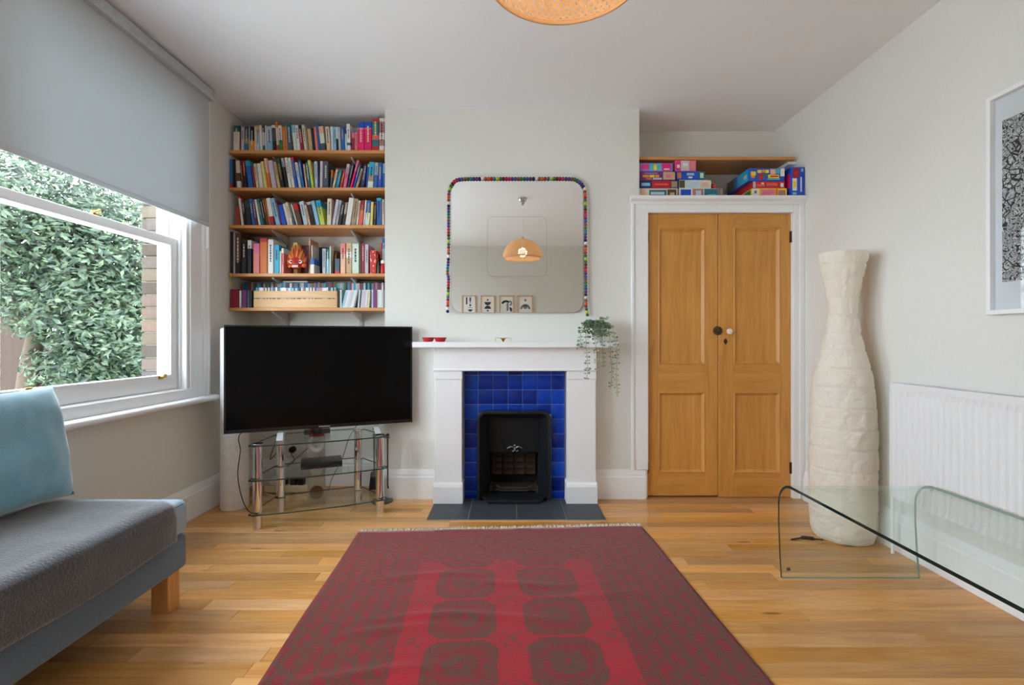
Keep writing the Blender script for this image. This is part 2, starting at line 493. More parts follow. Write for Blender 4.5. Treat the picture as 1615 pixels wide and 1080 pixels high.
# ================================================================== sash windows
M_PANE = glass('window_pane', (0.97, 0.985, 0.98), 0.0, 0.55)
def sash_window(idx, y0, y1, fittings=True):
    o = bpy.data.objects.new('window_%d' % idx, None); COL.objects.link(o)
    o.location = (XL, (y0 + y1) / 2, WZ0); o['_w'] = (XL, (y0 + y1) / 2, WZ0); struct(o)
    o['label'] = ['white painted sash window beside the bookshelves', 'second white sash window, added out of view on left wall for daylight', 'third white sash window, added out of view on left wall for daylight'][idx - 1]
    # box frame lining the opening
    mb = MB(); a, b = y0, y1; t = 0.026
    xo = XO + 0.115
    mb.box(xo, XL, a, a + t, WZ0, WZ1); mb.box(xo, XL, b - t, b, WZ0, WZ1)
    mb.box(xo, XL, a + t, b - t, WZ1 - t, WZ1); mb.box(xo - 0.10, XL - 0.01, a + t, b - t, WZ0 - 0.03, WZ0 + 0.004)
    for yv, s in ((a + t, 1), (b - t, -1)):                       # staff and parting beads
        mb.box(XL - 0.045, XL - 0.030, yv, yv + s * 0.012, WZ0 + 0.004, WZ1 - t)
        mb.box(XL - 0.096, XL - 0.090, yv, yv + s * 0.012, WZ0 + 0.004, WZ1 - t)
        mb.box(xo, xo + 0.02, yv, yv + s * 0.010, WZ0 + 0.004, WZ1 - t)
    mb.build('box_frame', M_GLOSS, o, bevel=0.002, seg=1)
    a += t; b -= t
    def sash(x0, x1, z0, z1, bot, top, st, name):
        m = MB().ring([(a, z0), (b, z0), (b, z1), (a, z1)], [(a + st, z0 + bot), (b - st, z0 + bot), (b - st, z1 - top), (a + st, z1 - top)], x0, x1, 'x')
        sx = m.build(name, M_GLOSS, o, bevel=0.005, seg=2)
        xm = (x0 + x1) / 2
        MB().box(xm - 0.002, xm + 0.002, a + st - 0.004, b - st + 0.004, z0 + bot - 0.004, z1 - top + 0.004).build('pane', M_PANE, sx)
        return sx
    lo = sash(XL - 0.089, XL - 0.047, WZ0 + 0.006, 1.688, 0.088, 0.048, 0.066, 'lower_sash')
    up = sash(XL - 0.140, XL - 0.098, 1.645, WZ1 - t, 0.045, 0.06, 0.060, 'upper_sash')
    # brass sash lifts and meeting rail fastener
    for f in (0.155, 0.845):
        yc = y0 + (y1 - y0) * f
        m = MB(); m.box(XL - 0.047, XL - 0.044, yc - 0.020, yc + 0.020, 0.862, 0.882)
        m.prism([(XL - 0.044, 0.866), (XL - 0.020, 0.872), (XL - 0.018, 0.892), (XL - 0.024, 0.892), (XL - 0.028, 0.880), (XL - 0.044, 0.882)], yc - 0.013, yc + 0.013, 'y')
        m.build('sash_lift', M_BRASS, lo, bevel=0.0015)
    yc = y0 + (y1 - y0) * 0.475
    m = MB(); m.box(XL - 0.086, XL - 0.052, yc - 0.022, yc + 0.022, 1.688, 1.694)
    m.lathe([(0.012, 1.694), (0.012, 1.704), (0.006, 1.712)], (XL - 0.07, yc, 0), 12)
    m.tube([(XL - 0.07, yc, 1.708), (XL - 0.068, yc + 0.02, 1.712), (XL - 0.066, yc + 0.034, 1.722)], [0.005, 0.005, 0.008], 8)
    m.build('fastener', M_BRASS, lo, smooth=True)
    # architrave and apron on the room side
    cz = WZ1 + 0.10
    prof = [(0.0, 0.0), (0.010, 0.0), (0.010, 0.105), (0.020, 0.112), (0.026, 0.125), (0.020, 0.135), (0.032, 0.142), (0.032, 0.158), (0.0, 0.158)]
    m = MB()
    m.prism([(XL + d, y1 + q - 0.002) for d, q in prof], 0.735, cz, 'z')
    m.prism([(XL + d, y0 - q + 0.002) for d, q in reversed(prof)], 0.735, cz, 'z')
    m.box(XL, XL + 0.012, y0, y1, WZ1 - 0.002, cz)
    m.box(XL, XL + 0.014, y0 - 0.002, y1 + 0.002, 0.735, WZ0 + 0.002)
    m.build('casing', M_GLOSS, o, bevel=0.002, seg=1)
    # rounded window board
    p = [(XL - 0.0, 0.700)] + [(XL + 0.058 + 0.018 * math.cos(t_), 0.7175 + 0.0175 * math.sin(t_)) for t_ in [-PI / 2 + PI * k / 8 for k in range(9)]] + [(XL - 0.0, 0.735)]
    MB().prism(p, y0 - 0.185, y1 + 0.185, 'y').build('sill', M_GLOSS, o, smooth=True)
    return o
for i, (y0, y1) in enumerate(WINS): sash_window(i + 1, y0, y1)

# roller blind in front of the nearest window
M_BLIND = None
t = NT('blind_cloth')
col = t.mix(t.noise(t.coord(), 300, 2), lin((224, 228, 230)), lin((230, 233, 235)))
t.base(col, 0.9, 0, 0.1)
trn = t.n('ShaderNodeBsdfTranslucent'); trn.inputs[0].default_value = (*lin((160, 168, 170)), 1)
mx = t.n('ShaderNodeMixShader'); mx.inputs[0].default_value = 0.36
t.t.links.new(t.b.outputs[0], mx.inputs[1]); t.t.links.new(trn.outputs[0], mx.inputs[2]); t.t.links.new(mx.outputs[0], t.out.inputs[0])
M_BLIND = t.mat
by0, by1, bx = 1.66, 3.045, XL + 0.048
bl = thing('roller_blind', 'pale grey roller blind half lowered over the sash window', 'blind', (bx, (by0 + by1) / 2, 1.80))
m = MB(); m.box(bx - 0.0008, bx + 0.0008, by0, by1, 1.815, 2.60)
m.build('cloth', M_BLIND, bl)
m = MB(); m.prism(rrect(bx - 0.006, bx + 0.006, 1.796, 1.822, 0.005, 3), by0, by1, 'y'); m.build('hem_bar', M_BLIND, bl, smooth=True)
M_BLINDBOX = plain((188, 196, 203), 0.5, name='blind_cassette')
m = MB(); m.prism([(XL + 0.001, 2.652), (bx + 0.03, 2.652), (bx + 0.034, 2.644), (bx + 0.034, 2.60), (bx + 0.028, 2.592), (XL + 0.001, 2.592)], by0 - 0.012, by1 + 0.012, 'y')
m.build('cassette', M_BLINDBOX, bl)
m = MB(); m.lathe([(0.012, by1 + 0.012), (0.012, by1 + 0.028), (0.006, by1 + 0.034)], (bx - 0.01, 0, 2.618), 12, axis='y'); m.build('end_pin', plain((226, 214, 180), 0.5, name='cream_plastic'), bl, smooth=True)
m = MB(); m.box(bx - 0.022, bx - 0.004, by1 + 0.004, by1 + 0.013, 1.66, 2.60); m.build('side_cover', M_WHITEPL, bl, bevel=0.002)

# ================================================================== outside: street, houses, tree
M_GRND = plain((206, 204, 196), 0.95, var=0.2, scale=3, name='street_ground')
struct(MB().box(-40, XO - 0.0, -25, 40, -3.3, -3.2).build('ground', M_GRND))
M_FAR = None
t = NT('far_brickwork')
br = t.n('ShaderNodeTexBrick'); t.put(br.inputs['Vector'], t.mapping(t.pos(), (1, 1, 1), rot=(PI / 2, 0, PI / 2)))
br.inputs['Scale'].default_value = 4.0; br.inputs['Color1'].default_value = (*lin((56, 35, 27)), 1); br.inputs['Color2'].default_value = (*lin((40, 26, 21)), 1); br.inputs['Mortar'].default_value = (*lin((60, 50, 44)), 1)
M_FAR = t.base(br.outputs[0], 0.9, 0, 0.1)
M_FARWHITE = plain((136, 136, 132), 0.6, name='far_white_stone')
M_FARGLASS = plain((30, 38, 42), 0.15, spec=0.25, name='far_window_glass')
M_SLATE = plain((48, 49, 54), 0.8, name='roof_slate')
def house(y0, y1, xf_, eave, label, seed):
    r = random.Random(seed)
    h = thing('terraced_house', label, 'house', (xf_ - 3, (y0 + y1) / 2, -3.2), 'houses across the street')
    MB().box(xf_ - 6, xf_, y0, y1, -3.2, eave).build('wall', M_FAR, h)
    MB().prism([(xf_ + 0.3, eave), (xf_ - 3.0, eave + 1.7), (xf_ - 6.3, eave)], y0, y1, 'y').build('roof', M_SLATE, h)
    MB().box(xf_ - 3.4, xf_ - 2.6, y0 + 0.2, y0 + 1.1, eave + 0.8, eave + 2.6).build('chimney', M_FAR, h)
    n = max(2, int((y1 - y0) / 2.3)); st = (y1 - y0) / n
    for k_ in range(n):
        yc = y0 + st * (k_ + 0.5)
        for zb, zt in ((-2.4, -0.9), (-0.35, 1.15)):
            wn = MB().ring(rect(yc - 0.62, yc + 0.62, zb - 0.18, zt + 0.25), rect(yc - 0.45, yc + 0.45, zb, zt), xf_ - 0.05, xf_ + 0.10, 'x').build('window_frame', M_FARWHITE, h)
            MB().box(xf_ - 0.04, xf_ - 0.01, yc - 0.47, yc + 0.47, zb - 0.02, zt + 0.02).build('pane', M_FARGLASS, wn)
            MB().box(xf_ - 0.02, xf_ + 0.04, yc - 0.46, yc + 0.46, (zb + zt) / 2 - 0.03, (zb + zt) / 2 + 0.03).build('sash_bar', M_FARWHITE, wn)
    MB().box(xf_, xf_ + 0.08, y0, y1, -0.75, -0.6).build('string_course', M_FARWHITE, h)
    return h
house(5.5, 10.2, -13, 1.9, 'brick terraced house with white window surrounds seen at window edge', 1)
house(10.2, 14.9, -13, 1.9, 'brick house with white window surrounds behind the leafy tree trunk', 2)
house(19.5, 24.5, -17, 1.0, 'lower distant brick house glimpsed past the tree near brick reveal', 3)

def leaf_mat(name, a, b, c):
    t = NT(name)
    f = t.noise(t.pos(), 5.0, 4, 0.7); g = t.voro(t.pos(), 16.0, 'F1', 'Color')
    nd = t.n('ShaderNodeSeparateColor'); t.put(nd.inputs[0], g)
    col = t.ramp(f * 0.5 + V(t, nd.outputs[0]) * 0.5, [(0.2, lin(a)), (0.5, lin(b)), (0.8, lin(c))])
    t.base(col, 0.45, 0, 0.5)
    tr = t.n('ShaderNodeBsdfTranslucent'); t.put(tr.inputs[0], col)
    mx = t.n('ShaderNodeMixShader'); mx.inputs[0].default_value = 0.3
    t.t.links.new(t.b.outputs[0], mx.inputs[1]); t.t.links.new(tr.outputs[0], mx.inputs[2]); t.t.links.new(mx.outputs[0], t.out.inputs[0])
    return t.mat
M_LEAF = leaf_mat('tree_leaves', (30, 46, 38), (56, 76, 56), (98, 114, 82))
M_BARK = plain((70, 58, 46), 0.95, bump=0.6, scale=20, name='bark')
def foliage(blobs, n, size, seed):
    r = random.Random(seed); m = MB(); tot = sum(b[6] for b in blobs)
    for (cx, cy, cz, rx, ry, rz, wt) in blobs:
        for _ in range(int(n * wt / tot)):
            while True:
                d = Vector((r.gauss(0, 1), r.gauss(0, 1), r.gauss(0, 1)))
                if d.length > 0.1: break
            d.normalize(); q = r.random() ** 0.38 * (0.90 + 0.2 * r.random())
            p = Vector((cx + d.x * rx * q, cy + d.y * ry * q, cz + d.z * rz * q))
            a = Vector((r.gauss(0, 1), r.gauss(0, 1), r.gauss(0, 0.5))).normalized()
            nn = (d * 0.8 + Vector((r.gauss(0, .5), r.gauss(0, .5), r.gauss(0, .5) + 0.5))).normalized()
            b = nn.cross(a).normalized(); a = b.cross(nn)
            s = size * (0.6 + 0.8 * r.random())
            m.add([p - a * s, p + b * s * 0.42 - nn * s * 0.12, p + a * s * 1.05, p - b * s * 0.42 - nn * s * 0.12], [(0, 1, 2, 3)])
    return m
tr = thing('street_tree', 'dense leafy green tree filling the view outside the window', 'tree', (-5.9, 5.9, -3.2))
MB().tube(bez([(-5.9, 5.9, -3.2), (-5.85, 5.9, -1.0), (-5.95, 5.95, 0.4), (-5.8, 6.0, 1.6), (-5.85, 6.1, 2.8)], 5), [0.17 - 0.006 * i for i in range(21)], 10).build('trunk', M_BARK, tr, smooth=True)
rb = random.Random(5)
for k in range(9):
    a = 2 * PI * k / 9 + rb.random() * 0.5; z0 = 0.2 + 0.24 * k; L = 0.8 + 0.5 * rb.random()
    s0 = Vector((-5.88, 5.97, z0)); e = s0 + Vector((math.cos(a) * L, math.sin(a) * L, 0.45 + 0.3 * rb.random()))
    MB().tube([s0, (s0 + e) / 2 + Vector((0, 0, 0.12)), e], [0.05, 0.035, 0.012], 7).build('branch', M_BARK, tr, smooth=True)
BL = [(-6.1, 5.7, 2.5, 1.25, 1.25, 0.95, 5), (-5.2, 6.2, 2.2, 1.0, 1.05, 0.85, 4), (-5.3, 6.0, 1.6, 0.85, 0.95, 0.62, 3.0), (-4.9, 6.1, 1.35, 0.75, 0.8, 0.7, 2.4),
      (-5.3, 6.2, 0.75, 0.6, 0.75, 0.45, 1.5), (-5.2, 6.1, 3.05, 0.75, 0.8, 0.55, 0.7), (-6.5, 5.5, 3.25, 0.8, 0.8, 0.5, 0.8), (-5.15, 6.45, 0.5, 0.72, 0.8, 0.5, 1.5)]
tag(foliage(BL, 33000, 0.045, 11).build('foliage', M_LEAF, tr, fix=False), kind='stuff')
hd = thing('street_hedge', 'low bright green hedge below the tree outside the window', 'hedge', (-8.6, 9.9, -3.2))
MB().tube([(-8.6, 9.9, -3.2), (-8.6, 9.9, -0.8)], 0.06, 7).build('stem', M_BARK, hd)
tag(foliage([(-8.6, 10.2, -0.5, 1.3, 1.6, 1.0, 1), (-8.2, 11.3, -0.4, 0.9, 1.0, 1.2, 0.6)], 3500, 0.10, 12).build('foliage', leaf_mat('hedge_leaves', (60, 92, 40), (98, 130, 62), (140, 165, 92)), hd, fix=False), kind='stuff')

# ================================================================== fireplace
fp = thing('fireplace_surround', 'white painted wooden fireplace surround with plain mantel shelf', 'fireplace', ((-0.506 + 0.569) / 2, 3.25, 0.0))
YS = 3.19                                             # face of the surround's legs
LX0, LX1, RX0, RX1 = PX(684, YS), PX(729, YS), PX(894, YS), PX(941, YS)
ZF = PZ(584, YS)                                      # underside of the frieze
MB().box(PX(650, 3.12), PX(976, 3.12), 3.12, YC, PZ(548, 3.12), 1.072).build('mantel_shelf', M_GLOSS, fp, bevel=0.003)
MB().box(LX0, RX1, YS, YC, ZF, PZ(548, 3.12)).build('frieze', M_GLOSS, fp, bevel=0.002)
for (a, b) in ((LX0, LX1), (RX0, RX1)):
    l = MB().box(a + 0.006, b - 0.004, YS + 0.010, YC, 0.125, ZF).build('jamb', M_GLOSS, fp, bevel=0.002)
    MB().box(a + 0.003, b - 0.001, YS + 0.004, YC - 0.001, ZF - 0.060, ZF - 0.0).build('capital', M_GLOSS, l, bevel=0.003)
    m = MB().prism([(YC, 0.008), (YS - 0.012, 0.008), (YS - 0.012, 0.118), (YS - 0.006, 0.134), (YS + 0.004, 0.142), (YC, 0.142)], a - 0.004, b + 0.004, 'x')
    m.build('plinth', M_GLOSS, l, bevel=0.002)
MB().box(LX0 - 0.004, RX1 + 0.004, YS - 0.006, YS + 0.03, ZF - 0.004, ZF + 0.010).build('moulding', M_GLOSS, fp, bevel=0.003)

# glazed blue tiles
M_GROUT = plain((120, 146, 196), 0.8, name='tile_grout')
def tile_mat():
    t = NT('cobalt_glaze'); r = t.rnd(); f = t.noise(t.coord(), 26, 3)
    col = t.ramp(r * 0.5 + f * 0.5, [(0.2, lin((0, 26, 104))), (0.5, lin((0, 46, 148))), (0.85, lin((6, 74, 186)))])
    t.bump(f, 0.12, 0.01)
    return t.base(col, 0.08, 0, 0.3)
M_TILE = tile_mat()
YT = 3.281
pan = thing('tile_slip', 'cobalt blue glazed tile panel framing the iron fireplace insert', 'tile panel', ((LX1 + RX0) / 2, YT, 0.008))
TX0, TX1, TZ1 = LX1 + 0.0055, RX0 - 0.0055, ZF - 0.0008
IX0, IX1, IZ1 = PX(753, YT) , PX(868, YT), PZ(652, YT)   # behind the insert's frame
mb = MB()
for (a, b, c, d) in ((TX0, IX0 + 0.02, 0.008, TZ1), (IX1 - 0.02, TX1, 0.008, TZ1), (IX0 + 0.02, IX1 - 0.02, IZ1 - 0.004, TZ1)):
    mb.box(a, b, YT + 0.0028, YC - 0.001, c, d)
mb.build('backing', M_GROUT, pan)
cols = [PX(640 + v / 3.375, YT) for v in (303, 385, 464, 544, 621, 698, 775, 856)]
rows = [PZ(520 + v / 3.375, YT) for v in (210, 241, 319, 397, 475, 553, 630, 706, 782, 858)] + [0.008]
cols[0] = TX0; cols[-1] = TX1; rows[0] = TZ1
g = 0.0016
for i in range(7):
    for j in range(len(rows) - 1):
        a, b, zt, zb = cols[i] + g, cols[i + 1] - g, rows[j] - g, rows[j + 1] + g
        if a > IX0 + 0.01 and b < IX1 - 0.01 and zt < IZ1 - 0.02: continue
        if 0 < i < 6 and zb < IZ1 - 0.01 <= zt: zb = IZ1 - 0.001
        if zb < IZ1 - 0.03:
            if i <= 1: b = min(b, IX0 + 0.012)
            if i >= 5: a = max(a, IX1 - 0.012)
        if b - a < 0.006 or zt - zb < 0.004: continue
        dy = random.uniform(-0.0008, 0.0008)
        MB().box(a, b, YT + dy, YT + 0.0026, zb, zt).build('tile', M_TILE, pan, bevel=0.0010, seg=2, smooth=True)

# cast iron insert
M_IRON = plain((30, 33, 38), 0.42, 0.35, var=0.2, bump=0.15, scale=60, name='black_cast_iron')
M_SOOT = plain((20, 18, 17), 0.95, var=0.35, bump=0.4, scale=30, name='soot')
M_FIREB = plain((74, 54, 46), 0.95, var=0.5, bump=0.5, scale=22, name='fire_brick')
ins = thing('fireplace_insert', 'black cast iron fireplace insert with grate inside blue tiles', 'fireplace', (0.035, 3.27, 0.008))
YI = 3.245
ox0, ox1, oz1 = PX(752, YI), PX(869, YI), PZ(648, YI)
ch = 0.03
def octo(x0, x1, z0, z1, c): return [(x0, z0), (x1, z0), (x1, z1 - c), (x1 - c * 0.4, z1 - c * 0.3), (x1 - c, z1), (x0 + c, z1), (x0 + c * 0.4, z1 - c * 0.3), (x0, z1 - c)]
O, I = octo(ox0, ox1, 0.008, oz1, 0.045), octo(ox0 + 0.020, ox1 - 0.020, 0.008, oz1 - 0.022, 0.034)
I2 = octo(ox0 + 0.075, ox1 - 0.075, 0.008, oz1 - 0.06, 0.012)
mb = MB(); mb.ring(O, I, YI, YT - 0.0022, 'y'); mb.build('outer_frame', M_IRON, ins, bevel=0.004)
n = len(I); vs = [(p[0], YI + 0.004, p[1]) for p in I] + [(p[0], 3.335, p[1]) for p in I2] + [(p[0], 3.34, p[1]) for p in I2] + [(p[0], YI + 0.012, p[1]) for p in I]
fs = []
for i in range(1, n):
    j = (i + 1) % n
    fs += [(i, j, n + j, n + i), (2 * n + i, 2 * n + j, 3 * n + j, 3 * n + i)]
MB().add(vs, fs).build('splay', M_IRON, ins, smooth=True)
bx0, bx1 = I2[0][0], I2[1][0]; bz1 = I2[4][1]
mb = MB(); mb.box(bx0 - 0.02, bx0 - 0.001, 3.336, 3.60, 0.008, bz1 + 0.02); mb.box(bx1 + 0.001, bx1 + 0.02, 3.336, 3.60, 0.008, bz1 + 0.02)
mb.box(bx0, bx1, 3.585, 3.60, 0.008, bz1); mb.box(bx0, bx1, 3.336, 3.60, bz1 + 0.001, bz1 + 0.02); mb.box(bx0, bx1, 3.336, 3.585, 0.008, 0.02)
mb.build('fire_box', M_SOOT, ins)
for j in range(5):
    for i in range(4):
        wd = (bx1 - bx0 - 0.02) / 4; a = bx0 + 0.01 + i * wd
        MB().box(a + 0.002, a + wd - 0.002, 3.545, 3.584, 0.10 + j * 0.045, 0.142 + j * 0.045).build('fire_brick', M_FIREB, ins, bevel=0.003, seg=1)
# hood plate with scrolled ornament
MB().prism([(3.345, bz1), (3.345, bz1 - 0.02), (3.385, 0.30), (3.395, 0.30), (3.38, bz1)], bx0 + 0.001, bx1 - 0.001, 'x').build('hood', M_SOOT, ins)
cx_, zc_ = PX(812, 3.37), PZ(706, 3.37)
M_PEW = plain((150, 150, 152), 0.35, 0.8, name='pewter')
m = MB(); m.sphere((cx_, 3.362, zc_), 0.008, 10, 6)
for sx in (-1, 1):
    m.tube(bez([(cx_ + sx * 0.006, 3.362, zc_ - 0.002), (cx_ + sx * 0.022, 3.36, zc_ + 0.010), (cx_ + sx * 0.044, 3.362, zc_ + 0.002), (cx_ + sx * 0.056, 3.364, zc_ - 0.004)], 5), [0.003 + 0.003 * math.sin(PI * i / 15) for i in range(16)], 6)
    m.tube(bez([(cx_, 3.362, zc_ - 0.006), (cx_ + sx * 0.012, 3.362, zc_ - 0.024), (cx_ + sx * 0.022, 3.362, zc_ - 0.016)], 5), 0.0028, 6)
m.sphere((cx_, 3.362, zc_ + 0.018), 0.011, 10, 5, 1.0, 0.4, 0.7)
m.build('ornament', M_PEW, ins, smooth=True)
# grate
gz = PZ(768, 3.38)
M_GRATE = plain((62, 56, 50), 0.8, 0.2, var=0.3, bump=0.3, name='rusty_iron')
m = MB(); gx0, gx1 = PX(785, 3.38), PX(836, 3.38)
m.tube([(gx0 - 0.01, 3.375, gz + 0.014), (gx0 + 0.02, 3.362, gz), (gx1 - 0.02, 3.362, gz), (gx1 + 0.01, 3.375, gz + 0.014)], 0.006, 8)
m.tube([(gx0 - 0.01, 3.375, gz - 0.010), (gx0 + 0.02, 3.362, gz - 0.018), (gx1 - 0.02, 3.362, gz - 0.018), (gx1 + 0.01, 3.375, gz - 0.010)], 0.005, 8)
m.build('grate_rail', M_GRATE, ins, smooth=True)
for k in range(10):
    xk = gx0 + 0.018 + (gx1 - gx0 - 0.036) * k / 9
    MB().tube([(xk, 3.362, gz - 0.018), (xk, 3.362, gz)], 0.004, 6).build('grate_bar', M_GRATE, ins)
m = MB(); m.box(bx0 + 0.012, bx1 - 0.012, 3.372, 3.54, gz - 0.022, gz - 0.012); m.box(bx0 + 0.004, bx0 + 0.016, 3.36, 3.54, 0.02, gz + 0.01); m.box(bx1 - 0.016, bx1 - 0.004, 3.36, 3.54, 0.02, gz + 0.01)
m.build('grate_bed', M_GRATE, ins)
MB().prism([(ox0 + 0.03, YI + 0.03), (ox0 + 0.075, 3.172), (ox1 - 0.075, 3.172), (ox1 - 0.03, YI + 0.03), (ox1 - 0.05, 3.335), (ox0 + 0.05, 3.335)], 0.0105, 0.032, 'z').build('ash_lip', M_IRON, ins, bevel=0.005)

# slate hearth
M_SLATEH = plain((62, 66, 72), 0.5, var=0.2, bump=0.25, scale=14, name='hearth_slate')
HX0, HX1, HY0, HY1 = -0.504, 0.573, 2.905, YC - 0.001
he = MB().box(HX0, HX1, HY0, HY1, 0.0003, 0.0066).build('hearth', plain((150, 148, 140), 0.9, name='hearth_grout'))
tag(he, 'dark slate tiled hearth in front of the fireplace', 'hearth')
jx = [HX0, -0.256, 0.038, 0.338, HX1]
for i in range(4): MB().box(jx[i] + (0.0016 if i else 0), jx[i + 1] - (0.0016 if i < 3 else 0), HY0 - 0.0004, YT - 0.002, 0.0062, 0.0078).build('slate_tile', M_SLATEH, he, bevel=0.001, seg=1)

# ================================================================== mirror and felt ball garland
YM = 3.296
def mirror_mat():
    t = NT('mirror_silver')
    return t.base((0.90, 0.92, 0.91), 0.0, 1.0)
M_MIRROR = mirror_mat()
mx0, mx1, mz0, mz1 = PX(711.5, YM), PX(920, YM), PZ(493, YM), PZ(283, YM)
mir = thing('wall_mirror', 'square mirror with rounded corners hanging above the mantel shelf', 'mirror', ((mx0 + mx1) / 2, YM, mz0))
M_MEDGE = plain((150, 160, 160), 0.2, 0.3, name='mirror_edge')
MB().prism(rrect(mx0, mx1, mz0, mz1, 0.078, 10), YM + 0.001, YC - 0.001, 'y').build('backing_board', M_MEDGE, mir)
ix0, ix1, iz0, iz1 = PX(769, YM), PX(862, YM), PZ(436, YM), PZ(342, YM)
MB().prism(rrect(mx0 + 0.001, mx1 - 0.001, mz0 + 0.001, mz1 - 0.001, 0.077, 10), YM - 0.001, YM + 0.0005, 'y').build('glass', M_MIRROR, mir)
MB().prism(rrect(ix0, ix1, iz0, iz1, 0.044, 8), YM - 0.005, YM - 0.0012, 'y').build('raised_panel', [M_MIRROR], mir)
MB().ring(rrect(ix0 - 0.0012, ix1 + 0.0012, iz0 - 0.0012, iz1 + 0.0012, 0.045, 8), rrect(ix0, ix1, iz0, iz1, 0.044, 8), YM - 0.0052, YM - 0.0011, 'y').build('panel_edge', M_MEDGE, mir)

FELT = {'red': (178, 34, 44), 'magenta': (190, 40, 110), 'maroon': (96, 26, 40), 'navy': (40, 40, 92), 'blue': (56, 84, 148), 'teal': (44, 110, 116), 'green': (70, 120, 60), 'lime': (190, 200, 50), 'orange': (206, 104, 58), 'white': (232, 228, 222), 'purple': (104, 50, 110), 'rust': (150, 78, 58), 'black': (40, 28, 38)}
FM = {k_: fabric('felt_' + k_, v_, 0.95, 150, 0.15, 0.5, 0.2) for k_, v_ in FELT.items()}
gar = thing('felt_ball_garland', 'multicoloured felt ball garland draped round the mirror edge', 'garland', ((mx0 + mx1) / 2, YM, mz0 - 0.02))
yg = YM - 0.012
path = [(PX(706, yg), PZ(491, yg)), (PX(706.5, yg), PZ(470, yg)), (PX(707.5, yg), PZ(440, yg)), (PX(705.8, yg), PZ(430, yg)), (PX(707.5, yg), PZ(400, yg)), (PX(707.5, yg), PZ(330, yg)), (PX(708.5, yg), PZ(302, yg)), (PX(714, yg), PZ(289, yg)), (PX(724, yg), PZ(282.5, yg)),
        (PX(760, yg), PZ(281.5, yg)), (PX(820, yg), PZ(281.5, yg)), (PX(895, yg), PZ(281.5, yg)), (PX(910, yg), PZ(284, yg)), (PX(919.5, yg), PZ(293, yg)), (PX(923, yg), PZ(308, yg)), (PX(923.5, yg), PZ(380, yg)), (PX(924, yg), PZ(470, yg)), (PX(925, yg), PZ(489, yg)), (PX(926.8, yg), PZ(498, yg))]
pp = [Vector((a, yg, b)) for a, b in path]
fine = bez(pp, 150)
MB().tube(fine[::30] + [fine[-1]], 0.0012, 5).build('string', plain((60, 50, 50), 0.9, name='thread'), gar)
seqn = ['navy', 'white', 'rust', 'orange', 'red', 'teal', 'lime', 'green', 'maroon', 'red', 'magenta', 'purple', 'blue', 'rust', 'green', 'teal', 'blue', 'purple']
BR = 0.0112
d, last, k = 0.0, fine[0], 0
ball_mesh = {}
for q in [fine[0]] + fine[1:]:
    d += (q - last).length; last = q
    if d >= BR * 1.72 or k == 0:
        d = 0.0; c = seqn[k % len(seqn)]; k += 1
        if c not in ball_mesh:
            b_ = MB().sphere((0, 0, 0), BR, 10, 6, 1, 1, 1).build('felt_ball', FM[c], gar, smooth='all', origin=(0, 0, 0)); ball_mesh[c] = b_
        else:
            b_ = ball_mesh[c].copy(); COL.objects.link(b_)
        b_.location = q - Vector(gar['_w'])

# ================================================================== things on the mantel shelf
ZM = 1.072
M_REDG = plain((176, 16, 36), 0.12, spec=0.7, var=0.1, name='red_lacquer')
rd = thing('dish', 'small red glazed double dish at the television end of mantel', 'dish', (PX(685, 3.2), 3.2, ZM))
for px_ in (675.5, 694.5):
    c = PX(px_, 3.2)
    vs = []
    prof = [(0.024, 0.0), (0.030, 0.002), (0.040, 0.024), (0.043, 0.030), (0.039, 0.029), (0.028, 0.006), (0.0, 0.005)]
    MB().lathe(prof, (c, 3.2, ZM + 0.0003), 20).build('bowl', M_REDG, rd, smooth=True)
br = thing('brass_tealight_stand', 'tiny brass and glass stand on the middle of the mantel', 'ornament', (PX(793, 3.2), 3.2, ZM))
c = PX(793.5, 3.2)
MB().lathe([(0.004, 0.001), (0.014, 0.018), (0.022, 0.024), (0.022, 0.026), (0.012, 0.020), (0.0, 0.006)], (c, 3.2, ZM + 0.001), 16).build('brass_cup', M_BRASS, br, smooth=True)
m = MB()
for sx in (-1, 1):
    m.tube([(c + sx * 0.048, 3.2, ZM), (c + sx * 0.050, 3.2, ZM + 0.026), (c + sx * 0.02, 3.2, ZM + 0.026)], 0.002, 6)
m.build('wire_frame', M_BRASS, br)

